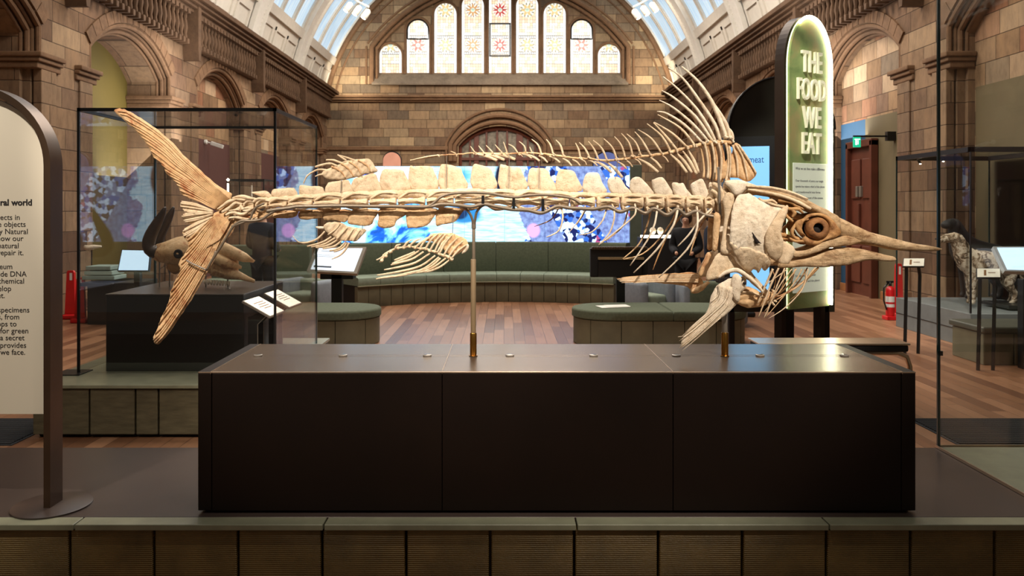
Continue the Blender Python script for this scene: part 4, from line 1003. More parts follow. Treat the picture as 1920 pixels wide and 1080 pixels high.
m, nn = slab4(c, .04); obj('screen_frame', m, M['black'], k3); m, nn = slab4(c, .004, .015); m.xf(Matrix.Translation(nn*.004)); obj('screen', m, M['screenblue'], k3)
obj('post', MB().box((W(245, 0, YK).x, YK+.08, 0), (W(256, 0, YK).x, YK+.16, 1.0), .005), M['black'], k3)
# left far corner: dark table, pale trays, white specimen
tb = thing('display_table', 'dark display table at left seen through the skull case', 'table', (-6.0, 12.0, 0)); YT = 12.0
obj('table_top', MB().box(W(146, 531, YT), W(262, 527, YT+.9), .01), M['black'], tb)
obj('table_body', MB().box((W(160, 0, YT).x, YT+.05, 0), (W(250, 0, YT).x, YT+.85, .63), .01), M['blackm'], tb)
tr = thing('specimen_tray', 'pale frosted box of drawers on the dark table at left', 'box', (-6.0, 12.4, .66))
for i, (a0_, b0_) in enumerate(((166, 226), (170, 222), (173, 219))):
    z0 = .66+i*.075; obj('tray', MB().box((W(a0_, 0, 12.4).x, 12.2, z0), (W(b0_, 0, 12.4).x, 12.6, z0+.06), .008), plain('frosted_tray%d' % i, (150, 172, 166), .4), tr)
wp = thing('wall_specimen', 'small pale bone specimen on a bracket beside left LED reflection', 'specimen', (W(174, 463, 12.6).x, 12.6, W(174, 467, 12.6).z))
obj('bone', MB().tube([W(158, 463, 12.6), W(166, 466, 12.6), W(176, 463, 12.6), W(190, 462, 12.6)], [.03, .05, .035, .015], 8), M['bone_l'], wp, True)
obj('stalk', MB().tube([W(172, 466, 12.6), (W(172, 0, 12.6).x, 12.6, .0)], .01, 6), M['black'], wp)
# red stands and extinguishers
def red_stand(px, py, Y, wd, ht, lab, glow=False):
    s_ = Y/F; x = (px-VX)*s_; g = thing('fire_point_stand', lab, 'stand', (x, Y, 0)); w_ = wd*s_/2; H = ht*s_
    obj('back_board', MB().prism([(x-w_, .06), (x+w_*.55, .06), (x+w_*.35, H*.96), (x+w_*.2, H), (x-w_*.55, H), (x-w_*.7, H*.96)], 'y', Y, Y+.05), M['red'], g)
    obj('base', MB().box((x-w_*1.05, Y-.12, 0), (x+w_*1.25, Y+.16, .07), .02), M['red'], g)
    obj('notice', MB().box((x-w_*.25, Y-.006, H*.80), (x+w_*.1, Y, H*.95)), M['whiteplastic'], g)
    return g
red_stand(134, 597, 12.72, 26, 90, 'tall red fire point stand at left, the one nearer the pier')
g = red_stand(152, 597, 12.3, 26, 84, 'red fire point stand seen through the glass, right of the other red stand')
obj('notice', MB().box((W(150, 0, 12.5).x, 12.58, W(0, 575, 12.6).z), (W(159, 0, 12.5).x, 12.59, W(0, 560, 12.6).z)), M['whiteplastic'], g)
red_stand(1688, 597, 12.9, 22, 100, 'red fire point stand behind glass beside the right brick pier')
X0, Y0 = W(1669, 0, 12.6).x, 12.6
fe = thing('fire_extinguisher', 'red fire extinguisher with white label on floor by right case', 'fire extinguisher', (X0, Y0, 0))
obj('cylinder', MB().lathe([(.06, .06), (.065, .08), (.065, .46), (.05, .51), (.02, .53)], (X0, Y0, 0), seg=16), M['red'], fe, 'auto')
obj('base', MB().box((X0-.09, Y0-.09, 0), (X0+.09, Y0+.09, .06), .01), M['red'], fe)
obj('label', MB().lathe([(.0655, .20), (.066, .21), (.066, .24), (.0655, .25)], (X0, Y0, 0), seg=16, cap=False).lathe([(.066, .28), (.0665, .29), (.0665, .36), (.066, .37)], (X0, Y0, 0), seg=16, cap=False), M['whiteplastic'], fe)
obj('valve', MB().lathe([(.022, .52), (.022, .57), (.012, .6)], (X0, Y0, 0), seg=10).box((X0-.06, Y0-.01, .58), (X0+.05, Y0+.01, .61)), M['black'], fe)
obj('hose', MB().tube([(X0-.03, Y0, .58), (X0-.10, Y0, .50), (X0-.10, Y0, .3), (X0-.07, Y0-.03, .16)], .012, 6), M['black'], fe, True)
# exit sign
es = thing('exit_sign', 'small green lit exit sign on a bracket over the right door', 'sign', (W(1606, 267, 14.9).x, 14.9, W(0, 276, 14.9).z))
A = W(1600, 276, 14.9); B = W(1613, 257, 14.9)
obj('panel', MB().box((A.x, 14.88, A.z), (B.x, 14.92, B.z)), M['green'], es)
obj('pictogram', MB().box((A.x+.03, 14.874, A.z+.04), (A.x+.055, 14.88, B.z-.04)).box((A.x+.07, 14.874, A.z+.05), (A.x+.085, 14.88, B.z-.06)).box((A.x+.012, 14.874, B.z-.05), (B.x-.012, 14.88, B.z-.035)), plain('exit_pictogram', (226, 255, 240), .5, em=1.6), es)
obj('bracket', MB().box((A.x, 14.88, B.z), (XR+.33, 14.92, B.z+.03)).box((XR+.18, 14.85, B.z-.07), (XR+.34, 14.95, B.z+.1)), M['black'], es)
# CCTV camera on the maroon board
cc = thing('security_camera', 'white security camera on the maroon board of the left wall', 'camera', (XL-.33, 20.3, 3.42))
obj('mount', MB().lathe([(.06, 0), (.06, .05)], (XL-.33, 20.3, 3.44), (1, 0, 0), 12), M['whiteplastic'], cc, 'auto'); obj('arm', MB().tube([(XL-.3, 20.3, 3.44), (XL-.15, 20.3, 3.40)], .02, 6), M['whiteplastic'], cc)
obj('body', MB().obox((XL-.02, 20.3, 3.36), Vector((.15, 0, -.05)), Vector((0, .05, 0)), Vector((.015, 0, .045)), .01), M['whiteplastic'], cc)
# ------------------------------------------------------------------ dog case at the right
dc = glass_case('display_case', 'glass case of two dogs against the right wall', 5.83, 7.22, 10.0, 11.9, .44, 2.52, rail=.05, gm_=M['glass2'])
db = thing('case_plinth', 'grey low plinth under the glass case of the two dogs', 'plinth', (6.5, 10.95, 0))
obj('body', MB().box((5.83, 10.0, 0), (7.25, 11.9, .43), .005), plain('grey_plinth', (104, 110, 110), .5), db)
obj('seam', MB().box((5.825, 9.995, .2), (7.25, 11.9, .208)), M['black'], db)
for y, lab in ((10.9, 'tiny spotlight under the rail of dog case, right one'), (11.5, 'tiny spotlight under the rail of dog case, left one')):
    s_ = thing('case_spotlight', lab, 'light', (5.95, y, 2.40)); obj('head', MB().tube([(5.95, y, 2.46), (5.98, y, 2.40)], .02, 8), M['black'], s_); obj('lens', MB().lathe([(.015, 0), (.012, -.01)], (5.985, y, 2.395), seg=8), M['lampglow'], s_)
DR = {}
def skin_body(name, joints, bones, mat, parent, sub=2, disp=0):
    me = bpy.data.meshes.new(name); off = base_of(parent)
    me.from_pydata([tuple(Vector(j[0])-off) for j in joints], bones, []); o = bpy.data.objects.new(name, me); COL.objects.link(o); o.parent = parent
    md = o.modifiers.new('skin', 'SKIN'); md.use_smooth_shade = True
    for i, j in enumerate(joints):
        r = j[1]; me.skin_vertices[0].data[i].radius = (r, r) if not hasattr(r, '__len__') else r
    me.skin_vertices[0].data[0].use_root = True
    s_ = o.modifiers.new('subdivision', 'SUBSURF'); s_.levels = sub; s_.render_levels = sub
    if disp:
        tx_ = bpy.data.textures.new(name+'_noise', 'CLOUDS'); tx_.noise_scale = .045; d_ = o.modifiers.new('tufts', 'DISPLACE'); d_.texture = tx_; d_.strength = disp; d_.mid_level = .4
    me.materials.append(mat); return o
def dogfur():
    m = NT('speckled_fur'); n1 = m.noise(scale=11, det=6, dist=1.5); n2 = m.noise(vec=m.vscale(m.tc.outputs['Object'], (1, 1, 3)), scale=40, det=6)
    col = m.mix(m.math('MULTIPLY', n2, .5), m.ramp(n1, [(.38, lin(44, 36, 30)), (.47, lin(150, 128, 104)), (.54, lin(222, 210, 190))]), lin(150, 130, 106)); m.bump(n2, .9, .03); return m.fin(col, .9, 0, .1)
def dog(YD, px0, sc, base_z, mat, lab, name='dog', dark=False, kx=1):
    g = thing(name, lab, 'dog', ((px0-VX)*YD/F, YD, base_z)); k = sc
    x0 = (px0-VX)*YD/F; z0 = base_z
    def P(x, y, z): return (x0+x*k*kx, YD+y*k, z0+z*k)
    J = [(P(.72, 0, .58), (.15, .16)), (P(.50, 0, .58), (.17, .17)), (P(.30, 0, .56), (.20, .20)), (P(.17, 0, .66), (.15, .15)), (P(.11, 0, .80), (.11, .11)), (P(.05, 0, .93), (.10, .10)), (P(-.05, 0, .92), (.07, .065)), (P(-.18, 0, .89), (.05, .042)),
         (P(.24, -.09, .42), .075), (P(.22, -.10, .24), .045), (P(.235, -.10, .06), .035), (P(.18, -.10, .02), .035),
         (P(.30, .09, .42), .075), (P(.30, .10, .24), .045), (P(.315, .10, .06), .035), (P(.26, .10, .02), .035),
         (P(.74, -.10, .42), .09), (P(.70, -.11, .28), .055), (P(.80, -.11, .17), .035), (P(.77, -.11, .05), .033), (P(.71, -.11, .02), .035),
         (P(.80, .10, .42), .09), (P(.80, .11, .28), .055), (P(.90, .11, .17), .035), (P(.88, .11, .05), .033), (P(.82, .11, .02), .035),
         (P(.86, 0, .62), .05), (P(.92, 0, .52), .04), (P(.95, 0, .42), .035), (P(.96, 0, .33), .012)]
    J = [(p_, (r_*k if not hasattr(r_, '__len__') else tuple(q*k for q in r_))) for p_, r_ in J]
    E = [(0, 1), (1, 2), (2, 3), (3, 4), (4, 5), (5, 6), (6, 7), (2, 8), (8, 9), (9, 10), (10, 11), (2, 12), (12, 13), (13, 14), (14, 15), (0, 16), (16, 17), (17, 18), (18, 19), (19, 20), (0, 21), (21, 22), (22, 23), (23, 24), (24, 25), (0, 26), (26, 27), (27, 28), (28, 29)]
    skin_body('body', J, E, mat, g, 2, 0 if dark else .03)
    for s_ in (-1, 1):
        obj('ear', MB().tube([P(.05, s_*.055, .97), P(.07, s_*.085, .90), P(.06, s_*.09, .82)], [.02*k, .035*k, .012*k], 8, flat=.5), mat, g, True)
        obj('eye', MB().lathe([(.001, -.010), (.010, 0), (.001, .010)], P(-.035, s_*.045, .965), seg=8), M['black'], g, True)
    obj('nose', MB().lathe([(.001, -.012), (.015, 0), (.001, .012)], P(-.225, 0, .905), seg=8), M['black'], g, True)
    return g
dog(10.75, 1785, .98, .455, dogfur(), 'speckled cream and brown setter dog standing in the right glass case')
dog(11.42, 1783, 1.17, .455, plain('black_fur', (22, 20, 20), .7, var=.3, sc=30, bump=.5), 'black dog standing behind the speckled setter in the glass case', dark=True, kx=.68)
tag(obj('specimen_block', MB().box((6.5, 10.3, .455), (7.1, 10.9, .50), .005), M['black']), 'flat dark block beside the rear legs of speckled dog', 'block')
def lectern(px, py, Y, w_, lab, h=None, dx=0):
    c = W(px, py, Y); g = thing('label_stand', lab, 'label stand', (c.x, Y, 0)); sgn = 1
    xd_ = Vector((1, 0, .0)); ud_ = Vector((.35, .6, .45)).normalized(); nn_ = xd_.cross(ud_); 
    if nn_.y > 0: nn_ = -nn_
    obj('plate', MB().obox(c, xd_*w_, ud_*.085, nn_*.010, .003), M['black'], g)
    obj('label', MB().obox(c+nn_*.012, xd_*w_*.94, ud_*.075, nn_*.002), plain('card%d' % px, (226, 220, 200), .6, em=.35), g)
    obj('print', MB().obox(c+nn_*.0145-xd_*w_*.3, xd_*w_*.1, ud_*.05, nn_*.0005).obox(c+nn_*.0145+xd_*w_*.25, xd_*w_*.3, ud_*.006, nn_*.0005), plain('print%d' % px, (150, 110, 70), .6), g)
    for s_ in (-1, 1): obj('leg', MB().tube([c+xd_*s_*w_*.55+Vector((0, .03, -.02)), c+xd_*s_*w_*.62+Vector((.02, .05, -.15)), (c.x+s_*w_*.62, Y+.05, 0)], .022, 4), M['black'], g)
    return g
lectern(1713, 493, 9.6, .13, 'label stand with two pale cards left of the dog case, near the red stand')
lectern(1853, 513, 8.6, .13, 'label stand with a pale card in front of the speckled dog')
k4 = thing('touch_screen_kiosk', 'tilted pale blue touch screen at the right edge beside the dogs', 'kiosk', (W(1905, 0, 8.6).x, 8.6, 0)); YK = 8.6
c = [W(1884, 508, YK-.05), W(1990, 512, YK-.05), W(1972, 462, YK+.2), W(1862, 462, YK+.2)]
m, nn = slab4(c, .05); obj('screen_frame', m, plain('pale_frame', (176, 182, 182), .4), k4); m, nn = slab4(c, .004, .04); m.xf(Matrix.Translation(nn*.004)); obj('screen', m, M['screenblue'], k4)
obj('post', MB().box((W(1930, 0, YK).x, YK+.1, 0), (W(1950, 0, YK).x, YK+.2, .98), .005), M['black'], k4)
lb = thing('low_bench', 'dark olive block bench at the right edge behind the glass', 'bench', (6.1, 9.2, 0))
x = 5.33
obj('seat', MB().box((x, 8.9, .36), (6.76, 9.6, .43), .02), plain('dull_seat', (74, 76, 64), .5), lb)
for k in range(4): obj('base_panel', MB().box((x+.02+k*.35, 8.93, 0), (x+.36+k*.35, 9.55, .355), .01), M['fabric2'], lb)
# ------------------------------------------------------------------ far small things
fc = glass_case('display_case', 'far glass cabinet with a lit strip, left of the tail', W(425, 0, 14.6).x, W(495, 0, 14.6).x, 14.6, 15.3, .9, W(0, 336, 14.6).z, rail=.02)
obj('lower_cabinet', MB().box((W(425, 0, 14.6).x, 14.6, 0), (W(495, 0, 14.6).x, 15.3, .89), .01), M['blackm'], fc)
obj('light_strip', MB().box(W(426, 368, 14.58), W(429, 344, 14.62)).lathe([(.001, -.03), (.03, 0), (.001, .03)], W(427.5, 337, 14.58), seg=8), M['lampglow'], fc)
sc_ = thing('display_counter', 'dark display counter with a lit shelf behind the fish ribs', 'counter', (2.9, 14.5, 0)); YC = 14.3
obj('back', MB().box(W(1205, 550, YC+.6), W(1290, 386, YC+.7)), M['blackm'], sc_)
obj('base', MB().box((W(1205, 0, YC).x, YC, 0), (W(1285, 0, YC).x, YC+.6, W(0, 446, YC).z), .01), M['blackm'], sc_)
obj('lit_shelf', MB().box(W(1206, 446, YC), W(1264, 441, YC+.3)), M['lampglow'], sc_)
for px, lab in ((1224, 'round pale specimen on the lit shelf, left one'), (1238, 'round pale specimen on the lit shelf, right one')):
    q = W(px, 440, YC+.12); g = thing('specimen', lab, 'specimen', (q.x, q.y, q.z)); obj('specimen_body', MB().lathe([(.02, 0), (.045, .03), (.058, .08), (.04, .12), (.01, .135)], q, seg=12), M['bone_l'], g, True); obj('stalk', MB().lathe([(.03, 0), (.03, .01), (.006, .015), (.006, .05)], q, seg=8), M['black'], g)
s2 = thing('bench', 'straight sage bench seen through the skull case beside the armchair', 'bench', (-4.1, 13.9, 0))
obj('seat', MB().box((-5.2, 13.6, .38), (-3.45, 14.2, .52), .04), M['seat'], s2, 'auto'); obj('backrest', MB().box((-5.2, 14.2, .36), (-3.45, 14.4, 1.1), .03), M['fabric'], s2, 'auto')
for k in range(4): obj('base_panel', MB().box((-5.2+k*.438, 13.63, 0), (-4.77+k*.438, 14.3, .375), .01), M['fabric2'], s2)
# lamps on the last vault rib
for sx, lab in ((1, 'right'), (-1, 'left')):
    px = 1203 if sx > 0 else 676; c = W(px, 8, 27.4)
    g = thing('floodlight', 'white floodlight cluster high on the vault rib, %s side' % lab, 'lamp', tuple(c))
    obj('bracket', MB().tube([c+Vector((sx*.45, .2, .35)), c+Vector((sx*.1, 0, .1)), c+Vector((-sx*.3, 0, -.1))], .035, 6), M['white'], g)
    for k in range(3):
        q = c+Vector((sx*(-.3+.3*k), -.05, -.2+.12*k)); obj('lamp_head', MB().lathe([(.05, 0), (.11, .06), (.12, .32), (.09, .36)], q, Vector((sx*.5, -.2, -.8)), 12), M['white'], g, 'auto')
        obj('lamp_glass', MB().lathe([(.10, .33), (.09, .365), (.01, .37)], q, Vector((sx*.5, -.2, -.8)), 12), M['lampglow'], g, 'auto')
# ------------------------------------------------------------------ people, far back
def person(x, y, face, H, tops, legs_m, lab, arms='front', hair=M['hair'], stride=.0):
    g = thing('person', lab, 'person', (0, 0, 0)); k = H/1.75
    def P(a, b, c_): return (a*k, b*k, c_*k)
    sh = [(-.19, 0, 1.42), (.19, 0, 1.42)]
    el = [(-.25, .02, 1.13), (.25, .02, 1.13)]
    wr = [(-.14, -.22, 1.05), (.14, -.22, 1.05)] if arms == 'front' else [(-.26, -.05, .88), (.26, -.05, .88)]
    J = [(P(0, 0, .95), .13*k), (P(0, .01, 1.15), (.14*k, .11*k)), (P(0, .01, 1.36), (.16*k, .11*k)), (P(0, 0, 1.48), .06*k), (P(0, -.01, 1.56), .055*k), (P(0, -.02, 1.63), (.075*k, .09*k)), (P(0, -.015, 1.70), (.065*k, .075*k))]
    E = [(0, 1), (1, 2), (2, 3), (3, 4), (4, 5), (5, 6)]
    for i in (0, 1):
        s_ = -1 if i == 0 else 1; n_ = len(J)
        J += [(P(*sh[i]), .055*k), (P(*el[i]), .042*k), (P(*wr[i]), .028*k), (P(wr[i][0]*.9, wr[i][1]-.07, wr[i][2]-.02), .036*k)]; E += [(2, n_), (n_, n_+1), (n_+1, n_+2), (n_+2, n_+3)]
        n_ = len(J); st_ = s_*stride
        J += [(P(s_*.10, 0, .86), .085*k), (P(s_*.11, -.02-st_*.5, .48), .058*k), (P(s_*.11, .02-st_, .09), .042*k), (P(s_*.12, -.10-st_, .045), .038*k)]; E += [(0, n_), (n_, n_+1), (n_+1, n_+2), (n_+2, n_+3)]
    skin_body('body', J, E, M['skin'], g, 2)
    T = [(J[i][0], (J[i][1] if hasattr(J[i][1], '__len__') else (J[i][1],)*2)) for i in (0, 1, 2, 3, 7, 8, 9, 15, 16, 17)]
    T = [(p_, tuple(q+.032 for q in r_)) for p_, r_ in T]; T[2] = (P(0, .01, 1.38), (.19*k, .13*k)); T[0] = (P(0, 0, .80), (.18*k, .14*k)); T[1] = (T[1][0], (.18*k, .14*k))
    # order: 0 pelvis 1 belly 2 chest 3 neck | left arm 4,5,6 | right arm (after left leg) 7,8,9
    skin_body('top', [T[0], T[1], T[2], (P(0, .0, 1.50), .075*k)]+[T[4], T[5], T[6]]+[T[7], T[8], T[9]], [(0, 1), (1, 2), (2, 3), (2, 4), (4, 5), (5, 6), (2, 7), (7, 8), (8, 9)], tops, g, 2)
    Lg = [J[0], J[11], J[12], J[13], J[19], J[20], J[21]]; Lg = [(p_, (r_+.028 if not hasattr(r_, '__len__') else r_)) for p_, r_ in Lg]
    skin_body('trousers', Lg, [(0, 1), (1, 2), (2, 3), (0, 4), (4, 5), (5, 6)], legs_m, g, 2)
    for s_ in (-1, 1):
        st_ = s_*stride; obj('shoe', MB().box(P(s_*.115-.05, -.19-st_, 0), P(s_*.115+.05, .09-st_, .085), .03), M['black'], g, 'auto')
    hm = MB(); c_ = Vector(P(0, .012, 1.695)); hm.lathe([(.02, .10), (.07, .085), (.10, .04), (.104, -.02), (.094, -.08), (.06, -.12)], c_, (0, 0, 1), 14); hm.xf(Matrix.Translation((0, .02*k, 0))); obj('hair', hm, hair, g, True)
    for s_ in (-1, 1): obj('eye', MB().lathe([(.001, -.008), (.008, 0), (.001, .008)], P(s_*.03, -.105, 1.645), seg=6), M['black'], g)
    obj('nose', MB().tube([P(0, -.105, 1.64), P(0, -.125, 1.61)], [.008, .014], 6), M['skin'], g, True)
    obj('mouth', MB().box(P(-.022, -.112, 1.578), P(.022, -.10, 1.586), .002), plain('lips_%d' % int(x*100), (150, 84, 76), .5), g)
    g.location = (x, y, 0); g.rotation_euler.z = face; return g
person(W(1336, 0, 13.3).x, 13.3, math.radians(60), 1.72, M['navy'], M['jeans'], 'person in dark navy top and jeans holding something, behind the fish ribs')
person(W(1280, 0, 14.0).x, 13.75, math.radians(-20), 1.66, M['blackcloth'], M['blackcloth'], 'person dressed all in black standing behind the fish ribs')
person(W(492, 0, 13.2).x, 13.2, math.radians(160), 1.78, M['navy'], M['blackcloth'], 'person in dark clothes seen through the left glass case')
person(W(1430, 0, 13.0).x, 13.0, math.radians(80), 1.74, M['blackcloth'], M['blackcloth'], 'person in black walking behind the dark screen board, only shoes showing', stride=.32)
# ------------------------------------------------------------------ the fish skeleton
YF = 3.877
fish = thing('fish_skeleton', 'mounted marlin-like fish skeleton with long bill, tall dorsal spines and crescent tail', 'skeleton', (0, YF, PT+.001))
def FP(px, py, dy=0.0):
    s_ = YF/F; return Vector(((px-VX)*s_, YF+dy, CH-(py-HY)*s_))
def crom(pts, n=4, closed=True):
    out = []; m = len(pts)
    for i in range(m if closed else m-1):
        g = lambda j: Vector(pts[j % m] if closed else pts[max(0, min(m-1, j))])
        p0, p1, p2, p3 = g(i-1), g(i), g(i+1), g(i+2)
        for k in range(n):
            t = k/n; out.append(.5*((2*p1)+(-p0+p2)*t+(2*p0-5*p1+4*p2-p3)*t*t+(-p0+3*p1-3*p2+p3)*t**3))
    if not closed: out.append(Vector(pts[-1]))
    return out
def seg_dist(p, a, b):
    ab = b-a; L = ab.length_squared; t = max(0, min(1, (p-a).dot(ab)/L)) if L else 0; return (p-(a+ab*t)).length
def plate(mb, outline, th=.012, yc=None, step=4.0, n=3, edge=6.0, ragged=0, relief=None, sharp=False, amp=.0012):
    """a bone sheet: outline in the fish's own plane, real thickness, bulge yc(px,py), ridged by relief(px,py)"""
    ol = crom([Vector((a, b)) for a, b in outline], n) if not sharp else [Vector(q) for q in outline]
    if ragged: ol = [q+Vector((noise.noise(Vector((q.x*.35, q.y*.35, 1)))*ragged, noise.noise(Vector((q.x*.35, q.y*.35, 9)))*ragged)) for q in ol]
    m = len(ol); x0 = min(q.x for q in ol); x1 = max(q.x for q in ol); y0 = min(q.y for q in ol); y1 = max(q.y for q in ol)
    pts = list(ol); j = 0; y = y0+step*.5
    def ins(c):
        r = False; k = m-1
        for i in range(m):
            if (ol[i].y > c.y) != (ol[k].y > c.y) and c.x < (ol[k].x-ol[i].x)*(c.y-ol[i].y)/(ol[k].y-ol[i].y)+ol[i].x: r = not r
            k = i
        return r
    while y < y1:
        x = x0+(step*.5 if j % 2 else step)
        while x < x1:
            c = Vector((x, y))
            if ins(c) and min(seg_dist(c, ol[i], ol[(i+1) % m]) for i in range(m)) > step*.45: pts.append(c)
            x += step
        y += step*.87; j += 1
    vc, ed, fc, *_ = delaunay_2d_cdt(pts, [(i, (i+1) % m) for i in range(m)], [], 1, 1e-4)
    fc = [list(f) for f in fc if ins(sum((vc[i] for i in f), Vector((0, 0)))/len(f))]
    F_, B_ = [], []
    for v in vc:
        d = min(seg_dist(v, ol[i], ol[(i+1) % m]) for i in range(m)); pr = .22+.78*min(1, d/edge)**.55
        r = relief(v.x, v.y) if relief else 0; nn = noise.noise(Vector((v.x*.11, v.y*.11, th*99)))*amp*2
        c = (yc(v.x, v.y) if yc else 0); F_.append(FP(v.x, v.y, c-th/2*pr-r*pr+nn)); B_.append(FP(v.x, v.y, c+th/2*pr+nn))
    N = len(vc); fs = fc+[[i+N for i in f][::-1] for f in fc]
    cnt = {}
    for f in fc:
        for i in range(len(f)):
            e = (f[i], f[(i+1) % len(f)]); cnt[e] = cnt.get(e, 0)+1
    for (a, b) in cnt:
        if (b, a) not in cnt: fs.append([b, a, a+N, b+N])
    return mb.add(F_+B_, fs)
def rod(mb, path, rad, dy=0, seg=7, flat=1, n=4, dys=None):
    """a curved tapering bone; rad in photo units at the ends or per point"""
    P = crom([Vector(q) for q in path], n, False); m = len(P); s_ = YF/F
    if not hasattr(rad, '__len__'): rad = [rad, rad]
    R = []
    for i in range(m):
        t = i/(m-1)*(len(rad)-1); k = min(int(t), len(rad)-2); R.append((rad[k]+(rad[k+1]-rad[k])*(t-k))*s_)
    D = []
    for i in range(m):
        if dys: t = i/(m-1)*(len(dys)-1); k = min(int(t), len(dys)-2); D.append(dys[k]+(dys[k+1]-dys[k])*(t-k))
        else: D.append(dy)
    return mb.tube([FP(q.x, q.y, D[i]) for i, q in enumerate(P)], R, seg, flat, up=(0, 1, 0))
def part(name, mb, mat, parent=None, sub=0, label=None): return obj(name, mb, mat, parent or fish, True, sub, label)
B, BW, BL, BB = M['bone'], M['bone_w'], M['bone_l'], M['bone_b']
# --- tail
def interp(P, t):
    t = max(0, min(1, t))*(len(P)-1); k = min(int(t), len(P)-2); return P[k]+(P[k+1]-P[k])*(t-k)
def fan(parent, lead, roots, ends, n, r0, r1, mat, dy=0, flat=1.3, name='fin_ray', jit=.0, side=(-1, 1), th=.0055):
    L = crom([Vector(q) for q in lead], 4, False); E = crom([Vector(q) for q in ends], 4, False)
    for i in range(n):
        s_ = (i+.5)/n; rt = Vector(roots[0]).lerp(Vector(roots[1]), s_); e = interp(E, s_**.8 if jit == 0 else s_)
        if jit: e = e+Vector((random.uniform(-jit, jit), random.uniform(-jit, jit)))
        best = min(range(len(L)), key=lambda k: (L[k]-e).length); T = max(.25, best/(len(L)-1))
        pts = []
        for k in range(13):
            t = k/12; a = interp(L, t*T); pts.append(a+(rt-L[0])*(1-t)+(e-interp(L, T))*t)
        mb = MB(); R = [r0+(r1-r0)*t/12 if t < 11 else r1*(.8 if t == 11 else .35) for t in range(13)]
        sc = YF/F
        mb.tube([FP(q.x, q.y, dy+side[0]*th) for q in pts], [r*sc for r in R], 7, flat, up=(0, 1, 0))
        if len(side) > 1: mb.tube([FP(q.x, q.y, dy+side[1]*th) for q in pts], [r*sc for r in R], 5, flat, up=(0, 1, 0))
        part(name, mb, mat, parent)
up_ol = [(216, 205), (225, 203), (238, 207), (256, 217), (280, 232), (304, 250), (324, 268), (344, 290), (369, 312), (393, 336), (420, 356), (435, 363), (432, 376), (428, 388), (413, 397), (400, 390), (389, 380), (369, 374), (352, 371), (347, 363), (341, 365), (334, 349), (328, 341), (323, 335), (311, 323), (308, 311), (298, 301), (289, 296.5), (284, 285), (278, 275), (267, 259), (258, 248), (242, 233), (227, 221), (217, 211)]
mb = MB(); plate(mb, up_ol, .006, amp=.0006, ragged=2.2, step=6, edge=7)
upl = part('upper_tail_lobe', mb, BW)
fan(upl, [(431, 368), (393, 336), (369, 312), (344, 290), (324, 268), (304, 250), (280, 232), (255, 217), (238, 207), (218, 206)], [(431, 372), (404, 392)],
    [(221, 206), (222, 210), (228, 216), (240, 228), (256, 243), (266, 256), (278, 272), (288, 293), (299, 301), (310, 318), (324, 334), (333, 347), (342, 364), (356, 371)], 18, 1.05, 2.15, BW)
lo_ol = [(402, 399), (418, 396), (434, 402), (438, 414), (438, 434), (414, 460), (404, 484), (392, 505), (380, 526), (364, 554), (349, 577), (332, 602), (315, 627), (302, 642), (295, 646), (288, 641), (288, 633), (296, 612), (306, 588), (316, 568), (320, 547), (330, 523), (338, 506), (335, 497), (337, 489), (344, 479), (353, 467), (352, 455), (343, 440), (346, 432), (357, 444), (376, 435), (396, 413)]
mb = MB(); plate(mb, lo_ol, .006, amp=.0006, ragged=2.0, step=6, edge=7)
lol = part('lower_tail_lobe', mb, BW)
fan(lol, [(436, 418), (420, 448), (407, 478), (392, 505), (380, 526), (364, 554), (349, 577), (332, 602), (315, 627), (300, 642)], [(434, 412), (404, 404)],
    [(299, 641), (293, 643), (289, 640), (289, 633), (297, 611), (308, 586), (318, 563), (322, 545), (331, 524), (340, 502), (342, 486), (354, 464), (352, 448)], 17, 1.05, 2.25, BW)
m = MB()
for k in range(9): rod(m, [(436-k*1.6, 408+k*1.4), (424-k*2.2, 432+k*1.2), (411-k*2.8, 452+k*1.6)], [1.1, 1.2, .7], dy=-.012)
part('short_ray_bundle', m, BW, lol)
# middle tufts
for (rt, tips) in (((402, 397), [(341, 378), (338, 384), (341, 390), (346, 395), (352, 397)]), ((402, 401), [(347, 400), (342, 406), (343, 411), (348, 416), (356, 418)]), ((400, 408), [(357, 425), (345, 430), (343, 437), (345, 443), (356, 446)])):
    m = MB()
    for i in range(9):
        e = interp([Vector(t_) for t_ in tips], i/8); mid = Vector(rt).lerp(e, .55)+Vector((0, (i-4)*.9)); r_ = Vector(rt)+Vector((-2, (i-4)*.5))
        rod(m, [r_, mid, e], [1.1, 2.2, 1.7], dy=random.uniform(-.008, .006), flat=.5)
    part('tail_tuft', m, B)
# --- vertebral column
bd_ = [432, 455, 479, 504, 540, 588, 639, 692, 745, 799, 852, 906, 963, 1017, 1068, 1117, 1162, 1207, 1246, 1283, 1317, 1338]
def ycen(x): 
    t = [(432, 394), (455, 391), (479, 388), (504, 385), (540, 383), (588, 381), (692, 378), (799, 376), (906, 376), (963, 378), (1068, 378), (1162, 378), (1246, 380), (1317, 382), (1340, 383)]
    for (a, b), (c, d) in zip(t, t[1:]):
        if x <= c: return b+(d-b)*(x-a)/(c-a)
    return 383
def ytop(x):
    t = [(432, 378), (470, 372), (504, 369), (540, 367), (600, 362), (700, 357), (860, 353), (1000, 355), (1100, 361), (1200, 362), (1300, 366), (1340, 366)]
    for (a, b), (c, d) in zip(t, t[1:]):
        if x <= c: return b+(d-b)*(x-a)/(c-a)
    return 366
def rad(x): return 7.5 if x < 500 else 7.5+(x-500)*.006 if x < 1000 else 11+(x-1000)*.009
